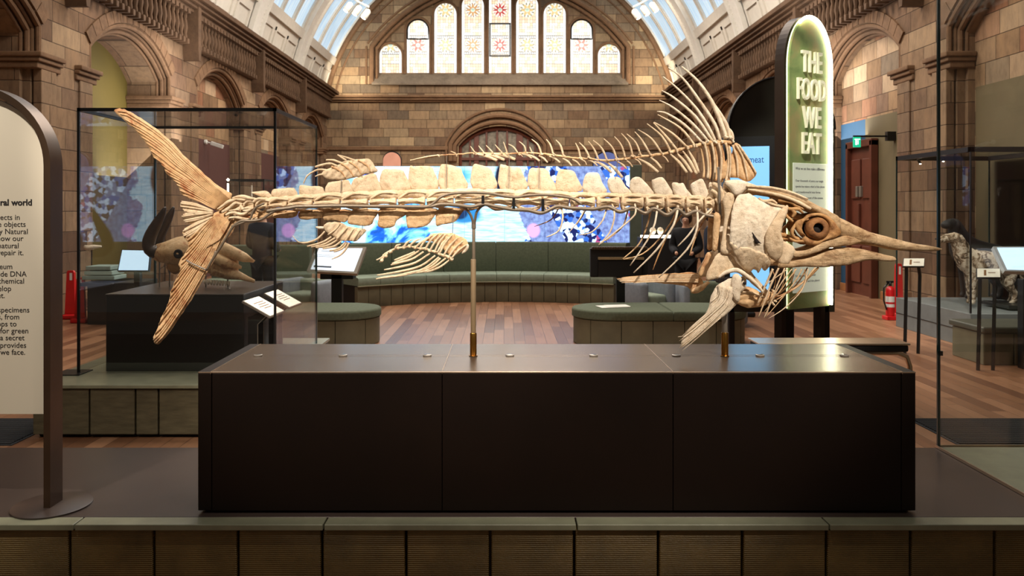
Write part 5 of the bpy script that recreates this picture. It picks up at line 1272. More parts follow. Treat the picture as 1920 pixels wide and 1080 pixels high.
spines = {2: [(471, 361), (485, 359), (499, 358), (508, 365), (513, 371), (495, 370)],
 3: [(513, 371), (511, 356), (524, 353.5), (547, 352), (554, 356), (559, 366), (561, 372)], 4: [(566, 369), (561, 350), (569, 347), (584, 349), (603, 350), (609, 361), (611, 368)],
 5: [(613, 366), (613, 345), (624, 341), (637, 339), (651, 337), (657, 344), (662, 363)], 6: [(663, 361), (662, 337), (680, 330), (702, 325), (709, 338), (714, 359)],
 7: [(715, 357), (716, 321), (731, 317), (753, 318), (761, 329), (769, 357)], 8: [(770, 356), (768, 314), (776, 312), (791, 311), (809, 313), (815, 324), (822, 354)],
 9: [(825, 354), (825, 313), (836, 308), (847, 310), (864, 316), (867, 325), (877, 353)], 10: [(885, 353), (886, 312), (896, 308), (915, 314), (922, 320), (932, 353)],
 11: [(938, 354), (937, 312), (944, 309), (958, 313), (975, 315), (980, 325), (989, 354)], 12: [(993, 356), (993, 318), (1004, 315), (1024, 317), (1031, 328), (1044, 358)],
 13: [(1044, 358), (1046, 321), (1060, 318), (1075, 321), (1082, 333), (1091, 358)], 14: [(1094, 361), (1097, 329), (1111, 323), (1123, 326), (1129, 342), (1137, 361)],
 15: [(1148, 364), (1139, 338), (1151, 332), (1162, 333), (1173, 349), (1184, 364)], 16: [(1186, 365), (1182, 338), (1198, 332), (1213, 345), (1226, 366)],
 17: [(1229, 365), (1222, 340), (1227, 336), (1239, 332), (1247, 338), (1262, 366)], 18: [(1268, 370), (1260, 345), (1267, 342), (1275, 344), (1281, 343), (1287, 354), (1298, 371)],
 19: [(1304, 371), (1295, 347), (1311, 336), (1318, 337), (1324, 351), (1329, 373)], 20: [(1334, 372), (1329, 345), (1340, 342), (1353, 350), (1354, 372)]}
haem = {2: [(480, 396), (512, 397), (511, 407), (497, 410), (482, 407)], 3: [(515, 398), (552, 393), (560, 396), (556, 404), (548, 408), (515, 409), (511, 404)], 4: [(564, 396), (607, 393), (603, 408), (589, 410), (575, 412), (561, 409)],
 5: [(607, 397), (620, 394), (657, 393), (655, 408), (646, 417), (630, 413), (607, 412)], 6: [(661, 393), (708, 393), (702, 411), (693, 423), (664, 422), (652, 418), (655, 404)],
 7: [(713, 391), (764, 391), (763, 402), (744, 413), (738, 425), (720, 428), (708, 423), (710, 407)], 8: [(766, 391), (819, 391), (815, 404), (800, 423), (773, 428), (763, 423)],
 9: [(822, 391), (868, 391), (864, 402), (851, 417), (829, 421), (818, 422)]}
for i in range(len(bd_)-1):
    a, b = bd_[i]+1.2, bd_[i+1]-1.2; c0_, c1_ = ycen(a), ycen(b); R = rad((a+b)/2)*YF/F; L = (b-a)*YF/F
    mb = MB(); p0 = FP(a, c0_); ax = FP(b, c1_)-p0; Ln = ax.length
    pr = [(R*.75, 0), (R, Ln*.03), (R*.98, Ln*.10), (R*.62, Ln*.30), (R*.52, Ln*.5), (R*.62, Ln*.70), (R*.98, Ln*.90), (R, Ln*.97), (R*.75, Ln)]
    mb.lathe(pr, p0, ax, 14)
    # struts of the arches and small processes around the centrum
    r = rad((a+b)/2)
    for dy in (-.016, .016):
        rod(mb, [(a+2, c0_-r*.5), (a+(b-a)*.45, ytop((a+b)/2)+5), (b+3, ytop(b)+8)], [2.4, 2.8, 1.4], dy=dy)
        rod(mb, [(a-1, c0_+2), (a+(b-a)*.5, c0_-1), (b-2, c1_+3)], [1.8, 1.0, 2.2], dy=dy*1.5)
        rod(mb, [(a+3, c0_+r*.7), ((a+b)/2, c0_+r*1.25), (b-2, c1_+r*.75)], [1.4, 1.5, 1.3], dy=dy)
        if bd_[i] > 1000: rod(mb, [(a+3, c0_+r*.6), (a+6, c0_+r*1.35), (a+14, c0_+r*1.2)], [2.6, 2.2, 1.0], dy=dy*1.3)
    mb.rough(.0022, 55)
    v = part('vertebra', mb, B, sub=1)
    # long lapped arch plate
    yt = ytop((a+b)/2); lo_ = c0_-r*.55
    mb = MB(); ext = 12 if 500 < a < 1110 else 5
    o_ = [(a-3, lo_+1), (a-5, ytop(a)+7), (a+1, ytop(a)+1), ((a+b)/2, yt), (b-3, ytop(b)), (b+ext*.7, ytop(b)+4), (b+ext, ytop(b)+9), (b+ext*.6, ytop(b)+13), (b-3, lo_+2), ((a+b)/2, lo_-1), (a+8, lo_+1)]
    plate(mb, o_, .030, step=5, edge=5, amp=.003, ragged=1.2)
    part('neural_arch', mb, B, v)
    if i in spines:
        o_ = spines[i]; o2 = list(o_)
        mb = MB(); plate(mb, o2, .012, step=5, edge=9, ragged=1.0, n=3 if i < 14 else 3)
        part('neural_plate', mb, B if i < 14 else M['bone_l'], v)
    if i in haem:
        mb = MB(); o_ = haem[i]; my = sum(q[1] for q in o_)/len(o_)
        plate(mb, o_, .011, step=4, edge=8, ragged=1.2, relief=lambda x, y, my=my: .006*math.exp(-((y-my+3)/3)**2))
        rod(mb, [(a+2, c0_+r*.6), ((a+b)/2, c0_+r+4), (b-1, c1_+r+5)], [2.4, 2.2, 1.6], dy=-.006)
        part('haemal_plate', mb, BW, v)
    elif 9 < i < 13:
        mb = MB()
        for dy in (-.012, .012): rod(mb, [(a+3, c0_+r*.6), (a+(b-a)*.4, c0_+r+6), (a+(b-a)*.8, c0_+r+4), (b-2, c1_+r*.8)], [2.6, 3.0, 2.2, 1.4], dy=dy)
        part('haemal_arch', mb.rough(.002, 50), BW, v)
m = MB()          # crowded last joints in front of the tail
for q in ([(410, 392), (420, 386), (432, 378), (448, 374), (462, 376)], [(418, 398), (430, 392), (444, 380), (452, 384)], [(425, 404), (440, 398), (456, 402), (470, 396)], [(438, 372), (452, 368), (470, 372), (484, 374)], [(430, 410), (448, 408), (470, 412), (486, 408)], [(452, 384), (464, 396), (478, 390)], [(476, 380), (488, 372), (500, 374)]):
    for dy in (-.02, .014): rod(m, q, [2.2, 3.6, 3.2, 1.6], dy=dy)
part('tail_joint', m.rough(.005, 40), B, sub=1)
m = MB()
plate(m, [(440, 408), (470, 402), (505, 400), (512, 404), (500, 410), (470, 411), (448, 420), (438, 420)], .02, step=5, ragged=1.5); part('tail_keel', m, BW)
# --- ribs
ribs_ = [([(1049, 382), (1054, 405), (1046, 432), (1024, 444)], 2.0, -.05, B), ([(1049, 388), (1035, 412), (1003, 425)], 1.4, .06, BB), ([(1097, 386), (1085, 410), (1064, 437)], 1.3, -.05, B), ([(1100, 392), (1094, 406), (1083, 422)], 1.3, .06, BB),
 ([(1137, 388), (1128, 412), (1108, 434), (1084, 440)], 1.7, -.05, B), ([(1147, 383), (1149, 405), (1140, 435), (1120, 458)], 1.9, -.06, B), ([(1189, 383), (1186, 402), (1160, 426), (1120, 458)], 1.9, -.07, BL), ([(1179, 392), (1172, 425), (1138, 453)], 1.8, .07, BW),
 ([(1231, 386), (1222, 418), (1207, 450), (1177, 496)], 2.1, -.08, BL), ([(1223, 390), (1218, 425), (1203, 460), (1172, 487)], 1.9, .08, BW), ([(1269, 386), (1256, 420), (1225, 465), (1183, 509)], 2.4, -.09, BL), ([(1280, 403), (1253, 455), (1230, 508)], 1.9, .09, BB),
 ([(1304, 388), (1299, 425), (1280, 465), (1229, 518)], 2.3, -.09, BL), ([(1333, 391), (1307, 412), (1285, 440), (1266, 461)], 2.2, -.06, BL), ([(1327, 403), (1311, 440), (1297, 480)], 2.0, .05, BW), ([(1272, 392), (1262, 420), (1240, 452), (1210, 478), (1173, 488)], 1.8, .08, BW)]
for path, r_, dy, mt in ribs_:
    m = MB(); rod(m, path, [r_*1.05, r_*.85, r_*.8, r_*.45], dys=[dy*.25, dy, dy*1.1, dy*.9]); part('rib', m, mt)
# --- first dorsal fin
dors = [((821, 291), (769, 301), 1.4, [(795, 295)]), ((855, 288), (844, 283), 1.1, []), ((891, 287), (882, 274), 1.3, []), ((908, 287), (897, 273), 1.3, []), ((925, 287), (911, 272), 1.3, []), ((942, 287), (928, 271), 1.3, []), ((951, 286), (944, 266), 1.3, []), ((971, 287), (953, 270), 1.4, [(963, 276)]),
 ((986, 285), (973, 265), 1.4, [(983, 274)]), ((997, 285), (993, 275), 1.2, []), ((1015, 288), (997, 261), 1.7, [(1009, 272)]), ((1037, 289), (1024, 261), 1.7, [(1032, 272)]), ((1056, 290), (1042, 262), 1.8, [(1051, 273)]), ((1088, 296), (1079, 268), 1.7, [(1085, 281)]), ((1105, 295), (1086, 267), 1.8, [(1097, 279)]),
 ((1122, 299), (1103, 265), 1.7, [(1114, 280)]), ((1138, 300), (1112, 263), 1.8, [(1128, 278)]), ((1156, 298), (1132, 260), 1.9, [(1148, 277)]), ((1172, 296), (1152, 256), 1.9, [(1165, 273)]), ((1186, 292), (1165, 250), 1.9, [(1179, 268)]), ((1201, 291), (1175, 251), 1.9, [(1192, 268)]), ((1219, 290), (1190, 247), 2.0, [(1204, 264)]), ((1240, 287), (1196, 243), 2.1, [(1221, 260)]),
 ((1257, 283), (1213, 232), 2.2, [(1240, 255)]), ((1269, 281), (1225, 230), 2.3, [(1248, 255)]), ((1287, 275), (1226, 229), 2.3, [(1260, 250)]), ((1302, 272), (1233, 215), 2.3, [(1275, 240)]), ((1316, 267), (1232, 209), 2.4, [(1250, 213), (1283, 234)]),
 ((1327, 264), (1236, 188), 2.5, [(1262, 202), (1298, 232)]), ((1336, 265), (1241, 170), 2.6, [(1264, 184), (1304, 219)]), ((1341, 264), (1243, 144), 2.7, [(1270, 166), (1305, 203), (1328, 238)]), ((1350, 263), (1253, 127), 3.0, [(1280, 147), (1312, 190), (1340, 233)]), ((1361, 256), (1278, 125), 3.9, [(1308, 152), (1334, 190), (1350, 226)]),
 ((1368, 256), (1340, 196), 3.3, [(1350, 212), (1362, 234)]), ((1375, 262), (1364, 238), 2.2, [(1372, 248)])]
for j, (b_, t_, r_, mid) in enumerate(dors):
    m = MB(); path = [b_]+[q for q in sorted(mid, key=lambda q: -q[1])]+[t_]
    rod(m, path, [r_*1.0, r_*1.15, r_*.85, r_*.40], dy=0)
    for k in range(4): rod(m, [(b_[0]+random.uniform(-4, 3), b_[1]+random.uniform(-2, 3)), (b_[0]+random.uniform(-1, 5), b_[1]+random.uniform(0, 6))], [r_*1.1, r_*.8], dy=random.uniform(-.012, .012))
    part('dorsal_spine', m, BL if j > 26 else B)
m = MB(); rod(m, [(769, 301), (790, 297), (821, 292), (855, 289), (891, 287), (942, 288), (998, 287), (1037, 291), (1073, 296), (1105, 298), (1138, 301), (1172, 298), (1201, 294), (1240, 289), (1269, 282), (1302, 274), (1330, 268), (1372, 266)], [1.2, 1.3, 1.3, 1.4, 1.5, 1.6, 1.8, 2, 2, 2, 2, 2.2, 2.4, 2.6, 3, 3.2, 4, 4.5], dy=.004, n=5)
m.rough(.004, 60); dbase = part('dorsal_fin_base', m, BW, label='knobbly brown fin base')
pter = [((891, 288), (932, 301)), ((908, 289), (946, 300)), ((925, 288), (966, 299)), ((971, 289), (980, 294)), ((978, 288), (997, 297)), ((986, 289), (1012, 302)), ((1010, 292), (1027, 305)), ((1030, 293), (1050, 305)), ((1055, 297), (1072, 311)), ((1073, 299), (1088, 311)), ((1092, 300), (1100, 309)), ((1103, 300), (1120, 311)), ((1114, 303), (1130, 312)),
 ((1120, 303), (1147, 324)), ((1138, 304), (1167, 333)), ((1157, 303), (1175, 317)), ((1172, 300), (1186, 313)), ((1190, 298), (1202, 309)), ((1196, 297), (1234, 323)), ((1219, 295), (1240, 316)), ((1240, 291), (1253, 304)), ((1257, 289), (1288, 324)), ((1268, 286), (1297, 324)), ((1280, 283), (1306, 327)), ((1290, 281), (1310, 324))]
for a, b in pter:
    m = MB(); mid = ((a[0]+b[0])/2+1, (a[1]+b[1])/2-1.5); L_ = math.hypot(b[0]-a[0], b[1]-a[1])
    rod(m, [a, mid, b], [1.2, min(3.2, L_*.085), min(2.6, L_*.07)], dy=0, flat=.6); part('fin_support_bone', m, B)
for k in range(9):       # tall close-set bars under the big spines
    x0_ = 1314+k*6.6; m = MB(); e = 333+min(k, 6)*1.4
    rod(m, [(x0_-1, 268), (x0_+4, 290), (x0_+7-k*.5, 315), (x0_+6-k*.9, e)], [2.6, 2.4, 2.2, 2.8], dy=-.010 if k % 2 else .010, flat=.9)
    part('fin_support_bone', m, B if k % 2 else BW)
m = MB(); plate(m, [(1376, 270), (1384, 270), (1393, 284), (1406, 304), (1418, 321), (1416, 331), (1402, 341), (1384, 334), (1362, 334), (1352, 338), (1350, 318), (1362, 300), (1372, 288)], .02, step=4, ragged=1.5, relief=lambda x, y: .004*math.sin(math.atan2(y-262, x-1370)*26))
part('front_fin_shield', m, BW)
for q in ([(1378, 272), (1392, 298), (1400, 338)], [(1372, 272), (1380, 300), (1382, 333)], [(1366, 275), (1368, 305), (1366, 334)], [(1383, 272), (1402, 300), (1416, 326)]):
    m = MB(); rod(m, q, [2.2, 2.2, 1.6], dy=-.014); part('fin_support_bone', m, B)
# --- second dorsal fin
m = MB(); plate(m, [(606, 330), (604, 322), (614, 317), (635, 309), (655, 302), (669, 299), (689, 297.5), (697, 302), (703, 312), (708, 320), (701, 325), (690, 325), (673, 332), (658, 334), (644, 338), (628, 337), (616, 336)], .012, step=4, ragged=1.5, relief=lambda x, y: .004*math.sin((x+y*.8)*.45))
sd = part('second_dorsal_fin', m, B)
for q, r_ in (([(611, 319), (602, 318), (591, 320), (576, 330), (569, 344)], 1.8), ([(613, 327), (602, 327), (591, 331)], 1.8), ([(622, 307), (608, 308), (591, 313), (598, 311)], 2.0), ([(640, 306), (633, 303), (624, 300), (611, 300)], 2.1), ([(649, 301), (642, 296), (633, 290)], 1.8), ([(668, 302), (652, 296), (636, 291)], 1.7), ([(662, 304), (650, 303), (640, 306)], 2.0), ([(633, 312), (618, 306), (604, 311)], 1.8)):
    m = MB(); rod(m, q, [r_*1.2, r_, r_*.6]); part('fin_ray', m.rough(.001, 60), B, sd)
for q in ([(640, 306), (655, 318), (664, 332)], [(655, 303), (672, 316), (678, 330)], [(672, 300), (690, 312), (694, 322)], [(622, 312), (640, 322), (648, 334)]):
    m = MB(); rod(m, q, [1.8, 1.6, 1.2], dy=-.008); part('fin_ray', m, BW, sd)
# --- first anal fin (the large hanging one)
m = MB(); plate(m, [(790, 452), (799, 446), (812, 438), (832, 436), (855, 439), (874, 449), (879, 462), (870, 470), (850, 479), (838, 474), (826, 462), (812, 454), (802, 452)], .011, step=4, ragged=1.8, relief=lambda x, y: .004*math.sin((x-y*.6)*.5))
af = part('anal_fin', m, BW)
kn = [(716, 488), (724, 480), (732, 472), (746, 465), (757, 464), (768, 462), (779, 464), (788, 466), (798, 466), (806, 470), (815, 472), (824, 476), (832, 479), (841, 482), (847, 486)]
m = MB(); rod(m, [(706, 488), (716, 482), (724, 474)]+kn[3:], [1.4, 1.8, 2, 2.4, 2.8, 3], n=4)
for q in kn: m.lathe([(.001, -.011), (.008, -.006), (.009, .004), (.001, .010)], FP(q[0], q[1], -.004), (0, 1, .3), 7)
part('fin_joint_row', m.rough(.003, 60), B, af)
for a, b in (((757, 464), (773, 449)), ((768, 462), (790, 447)), ((779, 464), (806, 446)), ((788, 464), (812, 440)), ((798, 466), (822, 438)), ((806, 470), (832, 437)), ((815, 472), (838, 437)), ((824, 476), (848, 440)), ((832, 479), (858, 446)), ((841, 482), (868, 452)), ((847, 484), (876, 458)), ((741, 466), (752, 458)), ((820, 474), (842, 444))):
    m = MB(); mid = ((a[0]+b[0])/2-2, (a[1]+b[1])/2-1.5); rod(m, [a, mid, b], [1.6, 2.2, .9], dy=-.010, flat=.6); part('fin_support_bone', m, B, af)
for q in ([(716, 486), (727, 474), (712, 492), (705, 500)][:3], [(778, 472), (760, 480), (739, 488)], [(786, 470), (766, 482), (735, 494)], [(794, 472), (772, 486), (742, 494), (733, 497)], [(806, 475), (780, 492), (752, 500), (720, 506)], [(816, 479), (790, 498), (755, 508), (707, 516)], [(823, 482), (796, 503), (760, 515), (722, 520), (705, 523)], [(836, 484), (815, 500), (794, 509), (769, 512)], [(843, 487), (826, 500), (806, 508), (790, 510)], [(826, 484), (804, 502), (765, 512), (730, 520)]):
    m = MB(); rod(m, q, [1.6, 2.1, 2.3, 1.2]); part('fin_ray', m, B, af)
m = MB(); plate(m, [(868, 470), (872, 460), (878, 458), (879, 464), (874, 472), (866, 476)], .014, step=3); part('fin_tip_plate', m, BL, af)
# --- second anal fin
m = MB(); plate(m, [(607, 424), (611, 419), (622, 416), (638, 417), (652, 424), (670, 427), (687, 430), (683, 438), (675, 446), (668, 452), (655, 452), (637, 451), (624, 442), (611, 434)], .010, step=4, ragged=1.2, relief=lambda x, y: .004*math.sin((x+y*.9)*.42))
a2 = part('second_anal_fin', m, B)
m = MB(); rod(m, [(592, 426), (600, 427), (608, 427)], [1.5, 3, 2.5]); part('fin_knob', m, BL, a2)
for q in ([(609, 434), (595, 448), (575, 455), (559, 453), (549, 442)], [(621, 444), (603, 455), (576, 462)], [(634, 449), (615, 460), (592, 464)], [(640, 452), (626, 462), (605, 466)], [(648, 454), (635, 466), (618, 470)], [(655, 455), (648, 468), (637, 479), (622, 486)], [(628, 446), (608, 458), (584, 463)], [(651, 454), (642, 466), (626, 472)]):
    m = MB(); rod(m, q, [1.6, 2.1, 1.7, .9, .5][:max(2, len(q))]); part('fin_ray', m, B, a2)
for q in ([(638, 420), (630, 430), (616, 440)], [(652, 426), (642, 438), (632, 448)], [(664, 429), (656, 440), (648, 452)], [(676, 431), (668, 442), (662, 452)]):
    m = MB(); rod(m, q, [1.2, 1.5, 2.0], dy=-.008); part('fin_support_bone', m, B, a2)
# --- head
def headloft(secs, mat, name, seg=20, rough=.0015, sub=0, dy=0, label=None):
    mb = MB(); vs = []; fs = []
    C = []
    for i in range(len(secs)-1):
        n_ = max(1, int((secs[i+1][0]-secs[i][0])/7))
        for k in range(n_): t = k/n_; C.append([a+(b-a)*t for a, b in zip(secs[i], secs[i+1])])
    C.append(list(secs[-1]))
    for x, t_, b_, hd in C:
        a = FP(x, t_, dy); b = FP(x, b_, dy); c = (a+b)/2; hz = (a.z-b.z)/2
        for j in range(seg):
            th = 2*PI*j/seg; ca, sa = math.cos(th), math.sin(th); vs.append(Vector((c.x, c.y-math.copysign(abs(ca)**.85, ca)*hd, c.z+sa*hz)))
    for i in range(len(C)-1):
        for j in range(seg): fs.append((i*seg+j, i*seg+(j+1) % seg, (i+1)*seg+(j+1) % seg, (i+1)*seg+j))
    fs += [tuple(range(seg)), tuple((len(C)-1)*seg+j for j in range(seg))]; mb.add(vs, fs)
    for i, v in enumerate(mb.v):        # lengthwise grain
        g_ = noise.noise(Vector((v.x*6, v.y*70, v.z*70)))*rough*2.0+noise.noise(v*30)*rough; c = Vector((v.x, YF+dy, v.z)); d_ = v-c
        mb.v[i] = v+(d_.normalized() if d_.length > 1e-5 else Vector((0, 0, 1)))*g_
    return part(name, mb, mat, None, sub, label)
sk_ = headloft([(1566, 405, 446, .052), (1580, 411, 450, .050), (1601, 422, 456, .043), (1631, 435.5, 460, .035), (1661, 443, 466, .027), (1690, 451, 469.6, .020), (1720, 458, 470.6, .014), (1745, 462, 470.6, .009), (1758, 464.5, 470, .006), (1766, 466.5, 468, .002)], M['bone_j'], 'bill', label='long pointed upper bill')
roof = headloft([(1358, 342, 366, .030), (1372, 339, 370, .045), (1385, 339, 371, .055), (1400, 344, 368, .062), (1420, 350, 366, .068), (1453, 355.5, 371, .072), (1486, 364, 383, .070), (1510, 374, 396, .066), (1530, 385, 405, .062), (1551, 394, 424, .058), (1568, 404, 444, .054)], M['bone_j'], 'skull_roof')
# near and far sides of the head
def yb(x, y, s_): # how far out the side of the head stands
    return s_*(.095+.03*math.cos((x-1420)/80)-.00012*(y-430)**2/12)
opc = [(1388, 364), (1374, 368), (1364, 384), (1358, 409), (1357, 432), (1355, 453), (1364, 468), (1373, 486), (1388, 501), (1397, 508), (1404, 503), (1412, 506), (1418, 499), (1426, 506), (1433, 489), (1422, 474), (1420, 447), (1424, 430), (1438, 407), (1451, 391), (1432, 387), (1412, 375), (1397, 364)]
pre = [(1451, 390), (1462, 385), (1460, 397), (1451, 417), (1447, 436), (1452, 453), (1451, 474), (1444, 486), (1432, 483), (1422, 470), (1418, 448), (1423, 428), (1437, 407)]
sub_ = [(1356, 452), (1372, 460), (1390, 462), (1410, 470), (1424, 476), (1432, 488), (1430, 500), (1420, 497), (1413, 510), (1406, 500), (1398, 509), (1386, 503), (1373, 487), (1362, 468)]
for s_ in (-1, 1):
    f_ = lambda x, y, s_=s_: yb(x, y, s_)
    m = MB(); plate(m, opc, .010, f_, step=4.5, ragged=1.6, edge=5, relief=lambda x, y: .0035*math.sin(math.atan2(y-396, x-1446)*60)+.004*math.sin(x*.09+y*.05))
    part('gill_cover', m, BL)
    m = MB(); plate(m, pre, .016, lambda x, y, s_=s_: yb(x, y, s_)+s_*.010, step=4, ragged=1.2, edge=8); part('cheek_plate', m, B)
    m = MB(); plate(m, sub_, .009, lambda x, y, s_=s_: yb(x, y, s_)+s_*.006, step=4.5, ragged=1.6, edge=4, relief=lambda x, y: .0025*math.sin(math.atan2(y-440, x-1430)*34)); part('lower_gill_plate', m, B)
    if s_ < 0:
        m = MB(); plate(m, [(1394, 433), (1398, 438), (1403, 445), (1409, 452), (1412, 455), (1406, 454), (1401, 455), (1399, 447)], .004, lambda x, y: yb(x, y, -1)-.0075, step=3, n=2); part('crack', m, M['dark_brown'])
    m = MB(); plate(m, [(1353, 362), (1366, 366), (1366, 386), (1359, 409), (1354, 438), (1357, 458), (1366, 470), (1350, 476), (1342, 468), (1346, 438), (1350, 403), (1346, 379)], .02, lambda x, y, s_=s_: s_*.082, step=5, ragged=1); part('shoulder_blade', m, B)
    m = MB(); plate(m, [(1334, 400), (1347, 405), (1343, 440), (1340, 466), (1331, 467), (1332, 430)], .014, lambda x, y, s_=s_: s_*.05, step=5, ragged=1.5); part('shoulder_strut', m, BW)
    # upper jaw, lower jaw, cheek
    m = MB(); plate(m, [(1474, 469), (1498, 468), (1520, 460), (1540, 450), (1560, 445), (1582, 441), (1612, 449), (1600, 457), (1572, 461), (1545, 464), (1527, 470), (1504, 477), (1480, 481), (1474, 477)], .018, lambda x, y, s_=s_: s_*max(.022, .085-(x-1474)*.00042), step=4, ragged=.8, relief=lambda x, y: .002*math.sin((y+x*.12)*.9)); part('upper_jaw', m, M['bone_j'])
    m = MB(); plate(m, [(1447, 495), (1452, 488), (1474, 487), (1512, 481), (1542, 470), (1572, 465), (1601, 465), (1631, 471), (1661, 478), (1674, 481), (1678, 486), (1672, 490), (1652, 489), (1625, 487), (1601, 492), (1572, 497), (1533, 499.5), (1498, 498), (1462, 500), (1450, 500)], .022, lambda x, y, s_=s_: s_*max(.010, .085-(x-1450)*.00036), step=4, ragged=.8, relief=lambda x, y: .002*math.sin((y+x*.1)*.8)); part('lower_jaw', m, M['bone_j'])
    m = MB(); plate(m, [(1450, 452), (1468, 455), (1478, 467), (1474, 480), (1466, 492), (1452, 494), (1446, 482)], .022, lambda x, y, s_=s_: s_*.086, step=4, ragged=.8); part('jaw_joint', m, B)
    # eye
    m = MB(); c = FP(1524, 428, s_*.050); prof = [(.024, .030), (.030, .034), (.042, .030), (.052, .018), (.057, .002), (.055, -.012), (.046, -.02), (.034, .0), (.026, .012), (.022, .022)]
    m.lathe(prof+[prof[0]], c, (-.10 if s_ < 0 else -.1, s_*1.0, .12), 28, cap=False); part('eye_ring', m, M['bone_e'], label='amber bony eye ring')
    m = MB(); m.lathe([(.001, .008), (.030, .006), (.034, -.01), (.001, -.012)], c, (-.1, s_*1.0, .12), 20); part('eye_hollow_shade', m, M['dark_brown'])  # dark disc takes the place of shade inside the eye ring
    m = MB()
    pts = []
    for k in range(26):
        a = 2*PI*k/25; rr_ = 30+2.5*noise.noise(Vector((math.cos(a)*2, math.sin(a)*2, s_))); pts.append((1521+rr_*1.12*math.cos(a), 427+rr_*.92*math.sin(a)))
    out = [(1482, 424), (1486, 414), (1498, 409), (1506, 402), (1528, 399), (1548, 408), (1560, 422), (1568, 436), (1556, 446), (1538, 450), (1526, 458), (1508, 459), (1496, 450), (1500, 441), (1490, 438)]
    inn_ = [(1521+25*math.cos(2*PI*k/24), 427+22*math.sin(2*PI*k/24)) for k in range(24)]
    O2 = crom([Vector(q) for q in out], 3); R_ = len(O2); prof_v = []
    for dd, yy in ((0, .000), (.25, -.010), (.75, -.012), (1, .002)):
        for k in range(R_):
            q = O2[k]; a = math.atan2(q.y-427, q.x-1521); i_ = Vector((1521+25*math.cos(a), 427+22*math.sin(a))); p_ = q.lerp(i_, dd)
            prof_v.append(FP(p_.x, p_.y, s_*(.058-yy*1.0)+noise.noise(Vector((p_.x*.2, p_.y*.2, 3)))*.006))
    fs_ = [(r*R_+k, r*R_+(k+1) % R_, (r+1)*R_+(k+1) % R_, (r+1)*R_+k) for r in range(3) for k in range(R_)]
    back = [v+Vector((0, -s_*.008, 0)) for v in prof_v]; n0 = len(prof_v)
    fs_ += [tuple(i+n0 for i in f)[::-1] for f in fs_]+[(k, (k+1) % R_, n0+(k+1) % R_, n0+k) for k in range(R_)]+[(3*R_+k, 3*R_+(k+1) % R_, n0+3*R_+(k+1) % R_, n0+3*R_+k) for k in range(R_)]
    m.add(prof_v+back, fs_); part('eye_socket_bone', m, M['bone_b'])
    # brown struts between gill cover and eye
    m = MB()
    for q, r_ in (([(1462, 388), (1476, 392), (1488, 392), (1498, 400)], [2.5, 3.5, 4.5, 2]), ([(1463, 400), (1472, 410), (1480, 416)], [2, 4, 2]), ([(1476, 392), (1482, 400), (1478, 408)], [3, 4.5, 2]), ([(1450, 376), (1470, 378), (1486, 386), (1500, 392)], [3, 3.5, 4, 3]), ([(1486, 418), (1478, 430), (1480, 442), (1492, 450)], [2, 4, 3, 2]), ([(1472, 446), (1486, 452), (1502, 452), (1520, 458)], [2.5, 3.5, 3.5, 3])):
        rod(m, q, r_, dy=s_*.055)
    part('cheek_strut', m.rough(.004, 35), M['bone_b'], sub=1)
    m = MB()
    for q, r_ in (([(1394, 356), (1420, 360), (1450, 366), (1480, 376), (1510, 392)], [2, 3, 3.5, 3.5, 3]), ([(1394, 364), (1412, 376), (1430, 380), (1448, 386), (1462, 388)], [3, 3, 2.5, 3, 3]), ([(1390, 350), (1430, 352), (1470, 360), (1505, 374)], [2, 2.6, 2.6, 2]), ([(1414, 372), (1424, 378), (1438, 376), (1448, 382)], [2, 4, 3, 2])):
        rod(m, q, r_, dy=s_*.066)
    part('skull_bar', m.rough(.0015, 40), B)
m = MB(); rod(m, [(1446, 436), (1480, 444), (1530, 456), (1580, 452)], [5, 4, 4, 4], dy=0); rod(m, [(1400, 382), (1440, 392), (1490, 404), (1550, 428)], [9, 8, 7, 6], dy=0)
part('palate_bone', m.rough(.003, 30), M['bone_b'])
m = MB(); plate(m, [(1352, 343), (1362, 338), (1385, 339), (1402, 345), (1412, 349), (1400, 352), (1390, 358), (1380, 368), (1370, 368), (1362, 358)], .03, lambda x, y: -.055, step=4, ragged=.8); part('crest_plate', m, BL)
m = MB()
for q, r_ in (([(1332, 344), (1342, 350), (1350, 362), (1352, 378)], [4, 6, 6, 4]), ([(1330, 356), (1340, 364), (1346, 380), (1344, 396)], [3, 5, 5, 3]), ([(1352, 352), (1358, 366), (1352, 384)], [4, 6, 4]), ([(1338, 372), (1348, 386), (1350, 400)], [4, 5, 3])):
    for dy in (-.03, .03): rod(m, q, r_, dy=dy)
part('nape_bone', m.rough(.006, 35), B, sub=1)
# --- throat and pectoral girdle
cor_ = [(1338, 474), (1350, 470), (1361, 472), (1370, 482), (1376, 492), (1388, 502), (1402, 506), (1412, 518), (1426, 532), (1440, 548), (1436, 553), (1422, 541), (1408, 528), (1398, 520), (1388, 512), (1374, 508), (1357, 512), (1344, 518), (1328, 522), (1316, 522), (1317, 508), (1322, 499), (1331, 482)]
m = MB(); plate(m, cor_, .02, lambda x, y: -.075+.0006*(x-1338), step=4.5, ragged=1.2, relief=lambda x, y: .003*math.sin(x*.14)); part('breast_plate', m, B)
m = MB(); plate(m, cor_, .02, lambda x, y: .075-.0006*(x-1338), step=6, ragged=1.2); part('breast_plate', m, B)
m = MB(); plate(m, [(1323, 472), (1332, 474), (1327, 486), (1320, 499), (1314, 515), (1308, 516), (1309, 506), (1315, 492)], .016, lambda x, y: -.03, step=4, ragged=2); part('breast_strut', m, BW)
m = MB(); rod(m, [(1338, 518), (1352, 508), (1372, 504), (1392, 516), (1408, 530), (1420, 545)], [2, 4, 4.5, 4, 3.5, 2], dy=-.085); part('girdle_ridge', m, BL)
